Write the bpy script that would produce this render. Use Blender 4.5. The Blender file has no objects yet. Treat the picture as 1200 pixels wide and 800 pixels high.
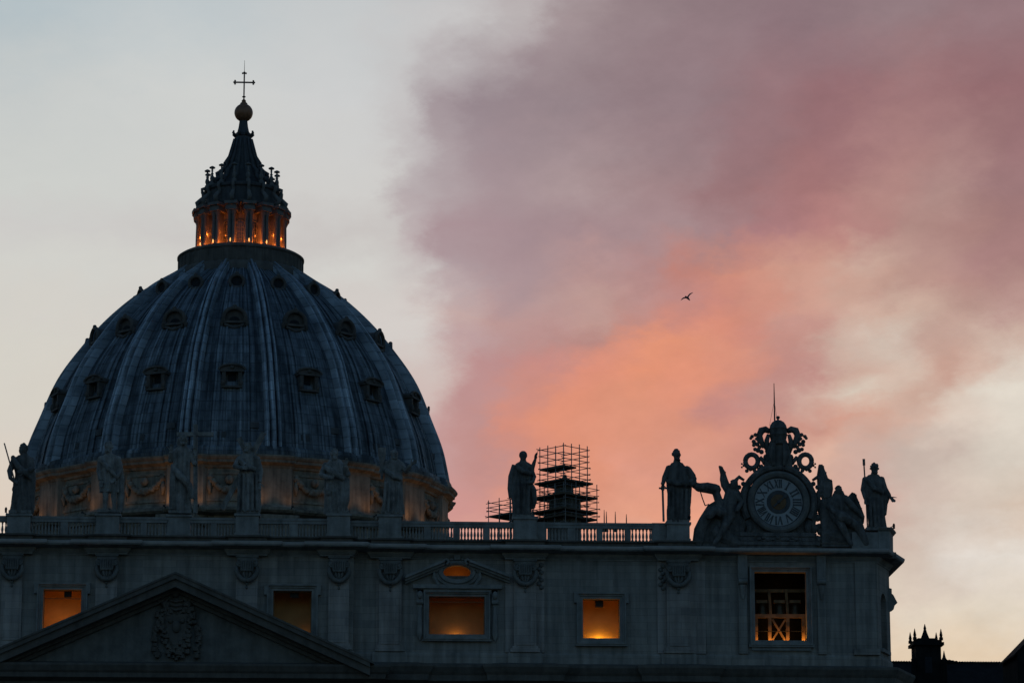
import bpy, bmesh, math, random
from mathutils import Vector, Matrix, noise

random.seed(7)
R = math.radians
SC = bpy.context.scene
COL = SC.collection

# ------------------------------------------------------------------ camera
CAM_P = Vector((13.3, -263.0, 1.7))
PITCH, YAW, FPX = R(13.0), R(2.96), 3868.0
cd = bpy.data.cameras.new('camera')
cam = bpy.data.objects.new('camera', cd); COL.objects.link(cam)
cam.location = CAM_P
cam.rotation_euler = (math.pi / 2 + PITCH, 0, -YAW)
cd.sensor_width = 36.0
cd.lens = FPX / 1200 * 36.0
cd.clip_start = 1.0
cd.clip_end = 6000.0
SC.camera = cam

# ------------------------------------------------------------------ view
SC.view_settings.view_transform = 'Standard'
SC.view_settings.look = 'None'
SC.view_settings.exposure = 0.0
SC.view_settings.gamma = 1.0
SC.render.engine = 'CYCLES'
SC.cycles.use_denoising = True
SC.cycles.max_bounces = 6
SC.cycles.sample_clamp_indirect = 4.0


def lin(c):
    return tuple((v / 255 / 12.92) if v / 255 <= 0.04045 else ((v / 255 + 0.055) / 1.055) ** 2.4 for v in c)


# ------------------------------------------------------------------ world: dusk sky with sunset clouds
SUN_EL, SUN_ROT = R(3.5), R(0.0)
SKY_STRENGTH = 0.146
W = bpy.data.worlds.new('World'); SC.world = W; W.use_nodes = True
wt = W.node_tree; wn = wt.nodes; wl = wt.links
wn.clear()


def N(t, **kw):
    n = wn.new(t)
    for k, v in kw.items():
        setattr(n, k, v)
    return n


def wmath(op, a, b=None, clamp=False):
    n = N('ShaderNodeMath', operation=op, use_clamp=clamp)
    for i, v in enumerate((a, b)):
        if v is None:
            continue
        if isinstance(v, (int, float)):
            n.inputs[i].default_value = v
        else:
            wl.new(v, n.inputs[i])
    return n.outputs[0]


tc = N('ShaderNodeTexCoord')
sep = N('ShaderNodeSeparateXYZ'); wl.new(tc.outputs['Generated'], sep.inputs[0])
az = wmath('ARCTAN2', sep.outputs[0], sep.outputs[1])          # radians east of due west
el = wmath('ARCSINE', sep.outputs[2])
# sky coordinates in units of 10 degrees round the sunset direction
U0 = wmath('MULTIPLY', wmath('SUBTRACT', az, R(2.96)), 1 / R(10))
V0 = wmath('MULTIPLY', wmath('SUBTRACT', el, R(13.0)), 1 / R(10))
comb = N('ShaderNodeCombineXYZ'); wl.new(U0, comb.inputs[0]); wl.new(V0, comb.inputs[1])
# streaky coordinates: clouds are drawn out along a rising diagonal
mp = N('ShaderNodeMapping'); mp.inputs['Rotation'].default_value = (0, 0, R(-33)); mp.inputs['Scale'].default_value = (0.8, 1.35, 1)
wl.new(comb.outputs[0], mp.inputs[0])


def wnoise(scale, detail, rough, offs):
    a = N('ShaderNodeVectorMath', operation='ADD'); wl.new(mp.outputs[0], a.inputs[0]); a.inputs[1].default_value = offs
    n = N('ShaderNodeTexNoise'); n.inputs['Scale'].default_value = scale
    n.inputs['Detail'].default_value = detail; n.inputs['Roughness'].default_value = rough
    wl.new(a.outputs[0], n.inputs['Vector'])
    return wmath('SUBTRACT', n.outputs['Fac'], 0.5)


nu = wnoise(3.4, 9, 0.6, (3.1, 7.7, 0)); nv = wnoise(3.4, 9, 0.6, (13.4, 1.3, 5))
mu = wnoise(10.0, 8, 0.65, (5.5, 9.1, 2)); mv = wnoise(10.0, 8, 0.65, (2.5, 6.6, 7))
U = wmath('ADD', wmath('ADD', U0, wmath('MULTIPLY', nu, 0.18)), wmath('MULTIPLY', mu, 0.13))
V = wmath('ADD', wmath('ADD', V0, wmath('MULTIPLY', nv, 0.15)), wmath('MULTIPLY', mv, 0.11))
PXU = 1 / FPX / R(10)                                            # one photo pixel in sky units
ROWS = [
    (-90, [(10, (168, 183, 190)), (400, (188, 195, 199)), (620, (172, 163, 167)), (800, (140, 122, 129)), (1190, (140, 118, 125))]),
    (25, [(0, (180, 192, 197)), (200, (191, 199, 202)), (400, (198, 201, 202)), (520, (199, 197, 197)), (600, (188, 181, 182)), (660, (164, 148, 152)), (750, (151, 132, 138)), (850, (147, 125, 132)), (950, (142, 118, 126)), (1080, (150, 127, 133)), (1190, (148, 119, 125))]),
    (120, [(0, (197, 201, 200)), (200, (206, 208, 206)), (400, (205, 206, 206)), (465, (197, 194, 194)), (515, (164, 150, 155)), (560, (152, 136, 143)), (650, (152, 135, 142)), (800, (148, 126, 133)), (900, (151, 118, 124)), (1000, (151, 111, 117)), (1090, (160, 119, 122)), (1190, (150, 109, 114))]),
    (230, [(0, (205, 207, 203)), (425, (207, 205, 202)), (475, (182, 170, 172)), (590, (168, 147, 152)), (690, (173, 152, 155)), (790, (163, 135, 139)), (850, (156, 119, 123)), (950, (165, 117, 118)), (1050, (183, 139, 134)), (1120, (181, 145, 140)), (1190, (159, 122, 124))]),
    (276, [(10, (205, 203, 200)), (445, (200, 195, 192)), (472, (188, 174, 175)), (512, (170, 145, 150)), (613, (166, 141, 147)), (714, (165, 138, 143)), (809, (170, 142, 146)), (863, (165, 132, 136)), (916, (174, 125, 128)), (970, (185, 130, 128)), (1024, (181, 133, 129)), (1085, (178, 140, 134)), (1152, (172, 132, 128)), (1199, (165, 125, 125))]),
    (318, [(10, (209, 208, 202)), (410, (210, 208, 203)), (470, (202, 195, 192)), (525, (174, 153, 157)), (600, (171, 145, 149)), (700, (186, 149, 147)), (770, (179, 136, 135)), (815, (191, 129, 119)), (870, (208, 140, 121)), (950, (205, 154, 138)), (1020, (204, 170, 156)), (1100, (185, 147, 140)), (1190, (171, 130, 129))]),
    (344, [(10, (210, 207, 200)), (438, (209, 203, 198)), (512, (186, 166, 167)), (580, (178, 148, 150)), (647, (185, 152, 150)), (701, (191, 155, 150)), (748, (188, 145, 142)), (802, (190, 136, 131)), (849, (205, 137, 124)), (903, (212, 148, 130)), (957, (208, 158, 142)), (1017, (205, 165, 150)), (1085, (188, 150, 140)), (1152, (182, 142, 135)), (1199, (178, 140, 135))]),
    (377, [(10, (211, 207, 199)), (458, (212, 205, 200)), (533, (195, 166, 162)), (580, (188, 150, 147)), (647, (188, 148, 145)), (701, (194, 154, 147)), (748, (192, 140, 132)), (802, (208, 138, 122)), (849, (220, 142, 119)), (903, (210, 141, 126)), (950, (200, 150, 140)), (1017, (208, 175, 160)), (1085, (205, 175, 160)), (1152, (190, 155, 145)), (1199, (190, 155, 148))]),
    (402, [(10, (212, 208, 199)), (465, (211, 204, 199)), (540, (189, 158, 158)), (620, (187, 145, 142)), (685, (187, 138, 132)), (740, (217, 142, 119)), (790, (228, 146, 113)), (850, (221, 146, 121)), (930, (200, 146, 136)), (990, (206, 180, 167)), (1060, (212, 194, 181)), (1120, (198, 165, 153)), (1190, (206, 179, 166))]),
    (438, [(10, (213, 208, 198)), (492, (207, 190, 184)), (566, (188, 141, 140)), (647, (200, 138, 130)), (701, (222, 142, 118)), (755, (230, 146, 112)), (809, (226, 145, 116)), (863, (215, 143, 122)), (916, (195, 140, 132)), (957, (192, 142, 135)), (1004, (208, 175, 160)), (1065, (218, 195, 180)), (1118, (205, 165, 150)), (1159, (215, 185, 170)), (1199, (220, 205, 192))]),
    (470, [(10, (214, 208, 197)), (480, (207, 184, 178)), (560, (190, 143, 141)), (620, (205, 139, 126)), (680, (226, 144, 115)), (740, (223, 147, 118)), (800, (221, 145, 119)), (850, (197, 137, 129)), (905, (196, 147, 139)), (950, (210, 174, 161)), (1010, (220, 205, 190)), (1080, (208, 173, 157)), (1125, (221, 203, 189)), (1190, (227, 220, 208))]),
    (505, [(10, (215, 207, 196)), (506, (198, 156, 153)), (566, (192, 142, 138)), (600, (214, 140, 121)), (661, (226, 144, 114)), (748, (222, 147, 120)), (815, (218, 148, 125)), (876, (210, 145, 128)), (943, (205, 150, 135)), (984, (214, 160, 142)), (1031, (212, 168, 150)), (1078, (215, 185, 170)), (1132, (222, 208, 195)), (1199, (225, 217, 205))]),
    (540, [(5, (217, 207, 194)), (500, (197, 152, 149)), (585, (192, 139, 133)), (645, (216, 141, 120)), (685, (225, 146, 116)), (760, (223, 152, 130)), (830, (216, 151, 131)), (880, (207, 143, 128)), (960, (221, 178, 159)), (1010, (206, 174, 162)), (1100, (201, 183, 173)), (1190, (217, 208, 196))]),
    (600, [(5, (220, 204, 188)), (545, (206, 146, 139)), (640, (224, 150, 125)), (730, (229, 158, 130)), (815, (235, 160, 130)), (950, (224, 177, 157)), (1045, (206, 168, 157)), (1100, (208, 190, 179)), (1140, (214, 199, 186)), (1190, (211, 193, 177))]),
    (650, [(5, (222, 203, 185)), (600, (226, 165, 140)), (900, (228, 185, 163)), (1060, (213, 195, 182)), (1140, (226, 219, 211)), (1190, (228, 221, 212))]),
    (680, [(5, (222, 203, 185)), (600, (226, 170, 146)), (900, (230, 190, 166)), (1070, (219, 204, 190)), (1120, (217, 204, 191)), (1190, (228, 218, 205))]),
    (715, [(5, (224, 203, 184)), (600, (227, 174, 149)), (900, (230, 194, 168)), (1070, (229, 216, 198)), (1190, (228, 217, 200))]),
    (775, [(5, (226, 204, 182)), (600, (228, 180, 152)), (900, (232, 198, 170)), (1070, (229, 209, 182)), (1190, (229, 208, 180))]),
]
tU = wmath('MULTIPLY', wmath('SUBTRACT', wmath('MULTIPLY', U, 1 / PXU), -600.0), 1 / 1200.0)   # 0..1 across the sunset
pV = wmath('SUBTRACT', 400.0, wmath('MULTIPLY', V, 1 / PXU))
sh_ = N('ShaderNodeMapRange', interpolation_type='SMOOTHSTEP'); wl.new(tU, sh_.inputs['Value'])
sh_.inputs['From Min'].default_value = 0.40; sh_.inputs['From Max'].default_value = 0.62
sh_.inputs['To Max'].default_value = 0.28 / 1200          # the bands of cloud climb to the right
shear = sh_.outputs[0]
prev = None; prev_y = None
for y, stops in ROWS:
    cr = N('ShaderNodeValToRGB'); cr.color_ramp.interpolation = 'EASE'
    e = cr.color_ramp.elements
    while len(e) < len(stops):
        e.new(0.5)
    for i, (x, c) in enumerate(stops):
        e[i].position = max(0, min(1, x / 1200))
        e[i].color = (*lin(c), 1)
    wl.new(wmath('ADD', tU, wmath('MULTIPLY', wmath('SUBTRACT', pV, float(y)), shear)), cr.inputs[0])
    if prev is None:
        prev = cr.outputs[0]
    else:
        mr = N('ShaderNodeMapRange'); mr.inputs['From Min'].default_value = prev_y; mr.inputs['From Max'].default_value = y
        wl.new(pV, mr.inputs['Value'])
        mx = N('ShaderNodeMix', data_type='RGBA'); wl.new(mr.outputs[0], mx.inputs['Factor'])
        wl.new(prev, mx.inputs['A']); wl.new(cr.outputs[0], mx.inputs['B'])
        prev = mx.outputs['Result']
    prev_y = y
# fine wisps
wis = wnoise(5.5, 10, 0.62, (1.7, 4.2, 9))
wf = wmath('ADD', 1.0, wmath('MULTIPLY', wis, wmath('ADD', 0.05, wmath('MULTIPLY', sh_.outputs[0], 0.26 * 1200 / 0.28))))
wis2 = wnoise(15.0, 8, 0.65, (8.8, 2.6, 3))
wf = wmath('ADD', wf, wmath('MULTIPLY', wis2, wmath('ADD', 0.03, wmath('MULTIPLY', sh_.outputs[0], 0.17 * 1200 / 0.28))))
hs = N('ShaderNodeHueSaturation'); hs.inputs['Saturation'].default_value = 0.95; wl.new(prev, hs.inputs['Color']); prev = hs.outputs[0]
wm = N('ShaderNodeMix', data_type='RGBA', blend_type='MULTIPLY'); wl.new(wmath('MULTIPLY', sh_.outputs[0], 1200 / 0.28), wm.inputs['Factor']); wl.new(prev, wm.inputs['A']); wm.inputs['B'].default_value = (0.97, 0.945, 0.925, 1); prev = wm.outputs['Result']
vm = N('ShaderNodeVectorMath', operation='SCALE'); wl.new(prev, vm.inputs[0]); wl.new(wf, vm.inputs['Scale'])
bg_c = N('ShaderNodeBackground'); wl.new(vm.outputs[0], bg_c.inputs['Color']); bg_c.inputs['Strength'].default_value = 1.0
sky = N('ShaderNodeTexSky', sky_type='NISHITA'); sky.sun_disc = False
sky.sun_elevation = SUN_EL; sky.sun_rotation = SUN_ROT; sky.air_density = 1.0; sky.dust_density = 1.2; sky.ozone_density = 3.0
bg_s = N('ShaderNodeBackground'); wl.new(sky.outputs[0], bg_s.inputs['Color']); bg_s.inputs['Strength'].default_value = SKY_STRENGTH
# the sunset clouds fade into the clear dusk sky away from the west
d2 = wmath('SQRT', wmath('ADD', wmath('MULTIPLY', U0, U0), wmath('MULTIPLY', wmath('MULTIPLY', V0, V0), 1.4)))
fm = N('ShaderNodeMapRange', interpolation_type='SMOOTHSTEP'); wl.new(d2, fm.inputs['Value'])
fm.inputs['From Min'].default_value = 1.25; fm.inputs['From Max'].default_value = 3.6
ms = N('ShaderNodeMixShader'); wl.new(fm.outputs[0], ms.inputs[0]); wl.new(bg_c.outputs[0], ms.inputs[1]); wl.new(bg_s.outputs[0], ms.inputs[2])
wo = N('ShaderNodeOutputWorld'); wl.new(ms.outputs[0], wo.inputs[0])

# the sun is down to the horizon behind the church: only a last trace of it
sd = bpy.data.lights.new('sun', 'SUN'); sd.energy = 0.05; sd.angle = R(3); sd.color = (1.0, 0.72, 0.5)
so = bpy.data.objects.new('sun', sd); COL.objects.link(so)
so.rotation_euler = Vector((0, math.cos(SUN_EL), math.sin(SUN_EL))).to_track_quat('Z', 'Y').to_euler()

# ------------------------------------------------------------------ helpers
FW = Vector((math.sin(YAW) * math.cos(PITCH), math.cos(YAW) * math.cos(PITCH), math.sin(PITCH)))
RT = Vector((math.cos(YAW), -math.sin(YAW), 0))
UP = RT.cross(FW)


def at(px, py, Y):
    """the place on the vertical plane y = Y that was measured at (px, py) in the photograph"""
    d = FW + RT * ((px - 600) / FPX) - UP * ((py - 400) / FPX)
    return CAM_P + d * ((Y - CAM_P.y) / d.y)


def X(px, Y=0.0, py=700): return at(px, py, Y).x
def Z(py, Y=0.0, px=600): return at(px, py, Y).z


class MB:
    def __init__(s): s.v = []; s.f = []

    def add(s, vs, fs):
        o = len(s.v); s.v += [tuple(v) for v in vs]; s.f += [tuple(i + o for i in f) for f in fs]; return s

    def box(s, x0, x1, y0, y1, z0, z1):
        vs = [(x, y, z) for x in (x0, x1) for y in (y0, y1) for z in (z0, z1)]
        return s.add(vs, [(0, 1, 3, 2), (4, 6, 7, 5), (0, 4, 5, 1), (2, 3, 7, 6), (0, 2, 6, 4), (1, 5, 7, 3)])

    def obox(s, c, ax, ay, az_):
        """box at centre c with half-axis vectors"""
        c = Vector(c); vs = [c + ax * i + ay * j + az_ * k for i in (-1, 1) for j in (-1, 1) for k in (-1, 1)]
        return s.add(vs, [(0, 1, 3, 2), (4, 6, 7, 5), (0, 4, 5, 1), (2, 3, 7, 6), (0, 2, 6, 4), (1, 5, 7, 3)])

    def bar(s, a, b, w, d=None):
        a = Vector(a); b = Vector(b); d = d or w
        t = (b - a); L = t.length; t.normalize()
        u = t.cross(Vector((0, 1, 0)));
        if u.length < 1e-4: u = t.cross(Vector((1, 0, 0)))
        u.normalize(); w_ = t.cross(u)
        return s.obox((a + b) / 2, t * (L / 2), u * (w / 2), w_ * (d / 2))

    def prism(s, pts, y0, y1):
        """polygon given in x,z extruded along y"""
        n = len(pts)
        vs = [(x, y0, z) for x, z in pts] + [(x, y1, z) for x, z in pts]
        fs = [tuple(range(n)), tuple(range(2 * n - 1, n - 1, -1))] + [(i, (i + 1) % n, n + (i + 1) % n, n + i) for i in range(n)]
        return s.add(vs, fs)

    def tube(s, pts, rad, n=10, flat=1.0, caps=True):
        pts = [Vector(p) for p in pts]
        if isinstance(rad, (int, float)): rad = [rad] * len(pts)
        vs = []; ref = None
        for i, p in enumerate(pts):
            t = (pts[min(i + 1, len(pts) - 1)] - pts[max(i - 1, 0)]).normalized()
            if ref is None:
                ref = t.cross(Vector((0, 1, 0)))
                if ref.length < 1e-3: ref = t.cross(Vector((1, 0, 0)))
            ref = (ref - t * ref.dot(t)).normalized(); b = t.cross(ref)
            for k in range(n):
                a = 2 * math.pi * k / n
                vs.append(p + (ref * math.cos(a) + b * math.sin(a) * flat) * rad[i])
        fs = [(i * n + k, i * n + (k + 1) % n, (i + 1) * n + (k + 1) % n, (i + 1) * n + k) for i in range(len(pts) - 1) for k in range(n)]
        if caps: fs += [tuple(range(n - 1, -1, -1)), tuple(range((len(pts) - 1) * n, len(pts) * n))]
        return s.add(vs, fs)

    def lathe(s, prof, n=24, c=(0, 0, 0), a0=0.0, a1=2 * math.pi, rmul=None):
        full = abs(a1 - a0 - 2 * math.pi) < 1e-6; m = n if full else n + 1
        vs = []
        for j, (r, z) in enumerate(prof):
            for k in range(m):
                a = a0 + (a1 - a0) * k / n
                q = r * (rmul(a, j) if rmul else 1)
                vs.append((c[0] + q * math.cos(a), c[1] + q * math.sin(a), c[2] + z))
        fs = [(j * m + k, j * m + (k + 1) % m, (j + 1) * m + (k + 1) % m, (j + 1) * m + k) for j in range(len(prof) - 1) for k in range(n)]
        if full:
            if prof[0][0] > 1e-4: fs.append(tuple(range(m - 1, -1, -1)))
            if prof[-1][0] > 1e-4: fs.append(tuple(range((len(prof) - 1) * m, len(prof) * m)))
        return s.add(vs, fs)

    def ball(s, c, r, n=12, rot=None):
        if isinstance(r, (int, float)): r = (r, r, r)
        c = Vector(c); vs = []; m = n // 2 + 1
        for j in range(m):
            ph = math.pi * j / (m - 1)
            for k in range(n):
                a = 2 * math.pi * k / n
                q = Vector((r[0] * math.sin(ph) * math.cos(a), r[1] * math.sin(ph) * math.sin(a), r[2] * math.cos(ph)))
                if rot: q = rot @ q
                vs.append(c + q)
        fs = [(j * n + k, (j + 1) * n + k, (j + 1) * n + (k + 1) % n, j * n + (k + 1) % n) for j in range(m - 1) for k in range(n)]
        return s.add(vs, fs)

    def loft(s, rings, caps=True):
        n = len(rings[0]); vs = [p for r in rings for p in r]
        fs = [(j * n + k, j * n + (k + 1) % n, (j + 1) * n + (k + 1) % n, (j + 1) * n + k) for j in range(len(rings) - 1) for k in range(n)]
        if caps: fs += [tuple(range(n - 1, -1, -1)), tuple(range((len(rings) - 1) * n, len(rings) * n))]
        return s.add(vs, fs)

    def run(s, path, prof):
        """moulding: profile (out, z) carried along a plan polyline, mitred; outward is to the right of travel"""
        path = [Vector(p) for p in path]; nn = []
        for a, b in zip(path, path[1:]):
            d = (b - a).normalized(); nn.append(Vector((d.y, -d.x)))
        rings = []
        for i, p in enumerate(path):
            n1 = nn[max(i - 1, 0)]; n2 = nn[min(i, len(nn) - 1)]
            m = (n1 + n2) / max(0.15, 1 + n1.dot(n2))
            rings.append([(p.x + m.x * o, p.y + m.y * o, z) for o, z in prof])
        return s.loft(rings)

    def mesh(s, name):
        me = bpy.data.meshes.new(name); me.from_pydata(s.v, [], s.f)
        bm = bmesh.new(); bm.from_mesh(me)
        bmesh.ops.remove_doubles(bm, verts=bm.verts, dist=1e-5)
        bmesh.ops.recalc_face_normals(bm, faces=bm.faces)
        bm.to_mesh(me); bm.free(); return me

    def build(s, name, mat, parent=None, smooth=None):
        return link(name, s.mesh(name), mat, parent, smooth)


def link(name, me, mat, parent=None, smooth=None):
    o = bpy.data.objects.new(name, me); COL.objects.link(o)
    if mat and not me.materials: me.materials.append(mat)
    if smooth:
        for p in me.polygons: p.use_smooth = True
        if smooth is not True: me.set_sharp_from_angle(angle=R(smooth))
    if parent: attach(o, parent)
    return o


WORLD_LOC = {}


def attach(o, parent):
    o.parent = parent
    loc = Vector(); p = parent
    while p is not None:
        loc += WORLD_LOC.get(p.name, Vector()); p = None
    o.matrix_parent_inverse = Matrix.Translation(-WORLD_LOC.get(parent.name, Vector()))


def tag(o, label=None, cat=None, group=None, kind=None):
    for k, v in (('label', label), ('category', cat), ('group', group), ('kind', kind)):
        if v: o[k] = v
    return o


def thing(name, loc, label, cat, group=None):
    o = bpy.data.objects.new(name, None); COL.objects.link(o)
    o.empty_display_size = 0.3
    o.location = loc; WORLD_LOC[o.name] = Vector(loc)
    return tag(o, label, cat, group)


def lamp(name, kind, loc, energy, color, parent=None, **kw):
    d = bpy.data.lights.new(name, kind); d.energy = energy; d.color = color
    for k, v in kw.items(): setattr(d, k, v)
    o = bpy.data.objects.new(name, d); COL.objects.link(o); o.location = loc
    if parent: attach(o, parent)
    return o


# ------------------------------------------------------------------ materials
def mat(name, rough=0.8, metal=0.0):
    m = bpy.data.materials.new(name); m.use_nodes = True
    b = m.node_tree.nodes['Principled BSDF']; b.inputs['Roughness'].default_value = rough; b.inputs['Metallic'].default_value = metal
    return m, m.node_tree.nodes, m.node_tree.links, b


def stone(name, c0, c1, scale=0.8, streak=0.5, bump=0.4, ashlar=False, rough=0.85, pit=2.5):
    """weathered travertine: clouds of tone, rain streaks down the face, pitted grain, optional ashlar courses"""
    m, n, l, b = mat(name, rough)
    t = n.new('ShaderNodeTexCoord')
    a = n.new('ShaderNodeTexNoise'); a.inputs['Scale'].default_value = scale; a.inputs['Detail'].default_value = 8; a.inputs['Roughness'].default_value = 0.65
    l.new(t.outputs['Object'], a.inputs['Vector'])
    mp_ = n.new('ShaderNodeMapping'); mp_.inputs['Scale'].default_value = (1.6, 1.6, 0.13); l.new(t.outputs['Object'], mp_.inputs[0])
    s_ = n.new('ShaderNodeTexNoise'); s_.inputs['Scale'].default_value = 1.3; s_.inputs['Detail'].default_value = 6; l.new(mp_.outputs[0], s_.inputs['Vector'])
    mx = n.new('ShaderNodeMix'); mx.data_type = 'FLOAT'; mx.inputs['Factor'].default_value = streak
    l.new(a.outputs['Fac'], mx.inputs['A']); l.new(s_.outputs['Fac'], mx.inputs['B'])
    cr = n.new('ShaderNodeValToRGB'); cr.color_ramp.elements[0].position = 0.33; cr.color_ramp.elements[1].position = 0.66
    cr.color_ramp.elements[0].color = (*c0, 1); cr.color_ramp.elements[1].color = (*c1, 1)
    l.new(mx.outputs['Result'], cr.inputs[0]); col = cr.outputs[0]
    g = n.new('ShaderNodeTexNoise'); g.inputs['Scale'].default_value = pit; g.inputs['Detail'].default_value = 9; g.inputs['Roughness'].default_value = 0.7
    l.new(t.outputs['Object'], g.inputs['Vector']); h = g.outputs['Fac']
    if ashlar:
        sp = n.new('ShaderNodeSeparateXYZ'); l.new(t.outputs['Object'], sp.inputs[0])
        cb = n.new('ShaderNodeCombineXYZ'); l.new(sp.outputs[0], cb.inputs[0]); l.new(sp.outputs[2], cb.inputs[1])
        br = n.new('ShaderNodeTexBrick'); br.inputs['Scale'].default_value = 1.0; br.inputs['Brick Width'].default_value = 2.7; br.inputs['Row Height'].default_value = 0.58
        br.inputs['Mortar Size'].default_value = 0.018; br.inputs['Mortar Smooth'].default_value = 0.3
        br.inputs['Color1'].default_value = (0.86, 0.86, 0.87, 1); br.inputs['Color2'].default_value = (1.12, 1.08, 1.05, 1); br.inputs['Mortar'].default_value = (0.7, 0.7, 0.7, 1)
        l.new(cb.outputs[0], br.inputs['Vector'])
        mm = n.new('ShaderNodeMix'); mm.data_type = 'RGBA'; mm.blend_type = 'MULTIPLY'; mm.inputs['Factor'].default_value = 1.0
        l.new(col, mm.inputs['A']); l.new(br.outputs['Color'], mm.inputs['B']); col = mm.outputs['Result']
    l.new(col, b.inputs['Base Color'])
    bp = n.new('ShaderNodeBump'); bp.inputs['Strength'].default_value = bump; bp.inputs['Distance'].default_value = 0.12
    l.new(h, bp.inputs['Height']); l.new(bp.outputs[0], b.inputs['Normal'])
    return m


def plain(name, c, rough=0.6, metal=0.0, var=0.25, scale=3.0):
    m, n, l, b = mat(name, rough, metal)
    t = n.new('ShaderNodeTexCoord'); a = n.new('ShaderNodeTexNoise'); a.inputs['Scale'].default_value = scale; a.inputs['Detail'].default_value = 5
    l.new(t.outputs['Object'], a.inputs['Vector'])
    cr = n.new('ShaderNodeValToRGB'); cr.color_ramp.elements[0].position = 0.3; cr.color_ramp.elements[1].position = 0.7
    cr.color_ramp.elements[0].color = (*[v * (1 - var) for v in c], 1); cr.color_ramp.elements[1].color = (*[min(1, v * (1 + var)) for v in c], 1)
    l.new(a.outputs['Fac'], cr.inputs[0]); l.new(cr.outputs[0], b.inputs['Base Color'])
    return m


def emitter(name, c, s):
    m, n, l, b = mat(name, 0.4); b.inputs['Base Color'].default_value = (*c, 1)
    b.inputs['Emission Color'].default_value = (*c, 1); b.inputs['Emission Strength'].default_value = s
    return m


def lead(name='lead_sheet', gain=1.0, stains_shade=True):
    """weathered lead sheets: vertical run-off streaks, stepped sheet seams, patches"""
    m, n, l, b = mat(name, 0.62, 0.0)
    t = n.new('ShaderNodeTexCoord'); sp = n.new('ShaderNodeSeparateXYZ'); l.new(t.outputs['Object'], sp.inputs[0])

    def M(op, a, b_=None):
        q = n.new('ShaderNodeMath'); q.operation = op
        for i, v in enumerate((a, b_)):
            if v is None: continue
            if isinstance(v, (int, float)): q.inputs[i].default_value = v
            else: l.new(v, q.inputs[i])
        return q.outputs[0]
    th = M('ARCTAN2', sp.outputs[0], sp.outputs[1])

    def tex(us, zs, det, offs):
        cb = n.new('ShaderNodeCombineXYZ'); l.new(M('MULTIPLY', th, us), cb.inputs[0]); l.new(M('MULTIPLY', sp.outputs[2], zs), cb.inputs[1]); cb.inputs[2].default_value = offs
        q = n.new('ShaderNodeTexNoise'); q.inputs['Scale'].default_value = 1.0; q.inputs['Detail'].default_value = det; q.inputs['Roughness'].default_value = 0.6
        l.new(cb.outputs[0], q.inputs['Vector']); return q.outputs['Fac']
    streak = tex(38.0, 0.10, 5, 0.0); patch = tex(16.0, 0.6, 4, 4.0)
    # lead sheets in courses, each a slightly different grey
    cb = n.new('ShaderNodeCombineXYZ'); l.new(M('MULTIPLY', th, 25.0), cb.inputs[0]); l.new(sp.outputs[2], cb.inputs[1])
    br = n.new('ShaderNodeTexBrick'); br.offset = 0.0; br.inputs['Scale'].default_value = 1.0; br.inputs['Brick Width'].default_value = 0.82; br.inputs['Row Height'].default_value = 1.25
    br.inputs['Mortar Size'].default_value = 0.055; br.inputs['Mortar Smooth'].default_value = 0.5
    br.inputs['Color1'].default_value = (0.72, 0.72, 0.72, 1); br.inputs['Color2'].default_value = (1.2, 1.2, 1.2, 1); br.inputs['Mortar'].default_value = (0.4, 0.4, 0.4, 1)
    l.new(cb.outputs[0], br.inputs['Vector'])
    v = M('ADD', M('MULTIPLY', streak, 0.65), M('MULTIPLY', patch, 0.35))
    if stains_shade:                      # run-off stains down the middle of each panel and rib shade painted into the gutters
        ph = M('ABSOLUTE', M('SUBTRACT', M('FRACT', M('ADD', M('MULTIPLY', M('ADD', th, math.pi / 2), 16 / (2 * math.pi)), 0.5)), 0.5))
        mid = M('SUBTRACT', 1.0, M('MULTIPLY', ph, 7.0)); 
        gut = M('MULTIPLY', M('SUBTRACT', ph, 0.20), 11.0)
        c1 = M('MAXIMUM', mid, 0.0); c2 = M('MINIMUM', M('MAXIMUM', gut, 0.0), 1.0)
        v = M('SUBTRACT', v, M('MULTIPLY', M('MULTIPLY', c1, tex(60.0, 0.16, 4, 9.0)), 0.16))
        v = M('SUBTRACT', v, M('MULTIPLY', c2, 0.10))
        for at_ in (0.12, 0.22):           # batten shadows painted in as dark lines
            ln = M('MAXIMUM', M('SUBTRACT', 1.0, M('MULTIPLY', M('ABSOLUTE', M('SUBTRACT', ph, at_ + 0.012)), 70.0)), 0.0)
            v = M('SUBTRACT', v, M('MULTIPLY', ln, 0.11))
    cr = n.new('ShaderNodeValToRGB'); e = cr.color_ramp.elements; G = lambda *c_: (*[min(0.8, q_ * gain) for q_ in c_], 1)
    e[0].position = 0.33; e[0].color = G(0.04, 0.05, 0.06); e[1].position = 0.66; e[1].color = G(0.36, 0.40, 0.44)
    k = e.new(0.5); k.color = G(0.18, 0.205, 0.232)
    l.new(v, cr.inputs[0])
    mm = n.new('ShaderNodeMix'); mm.data_type = 'RGBA'; mm.blend_type = 'MULTIPLY'; mm.inputs['Factor'].default_value = 0.8
    l.new(cr.outputs[0], mm.inputs['A']); l.new(br.outputs['Color'], mm.inputs['B']); l.new(mm.outputs['Result'], b.inputs['Base Color'])
    bp = n.new('ShaderNodeBump'); bp.inputs['Strength'].default_value = 0.5; bp.inputs['Distance'].default_value = 0.1
    l.new(M('ADD', br.outputs['Fac'], M('MULTIPLY', patch, -1.0)), bp.inputs['Height']); l.new(bp.outputs[0], b.inputs['Normal'])
    return m


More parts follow.
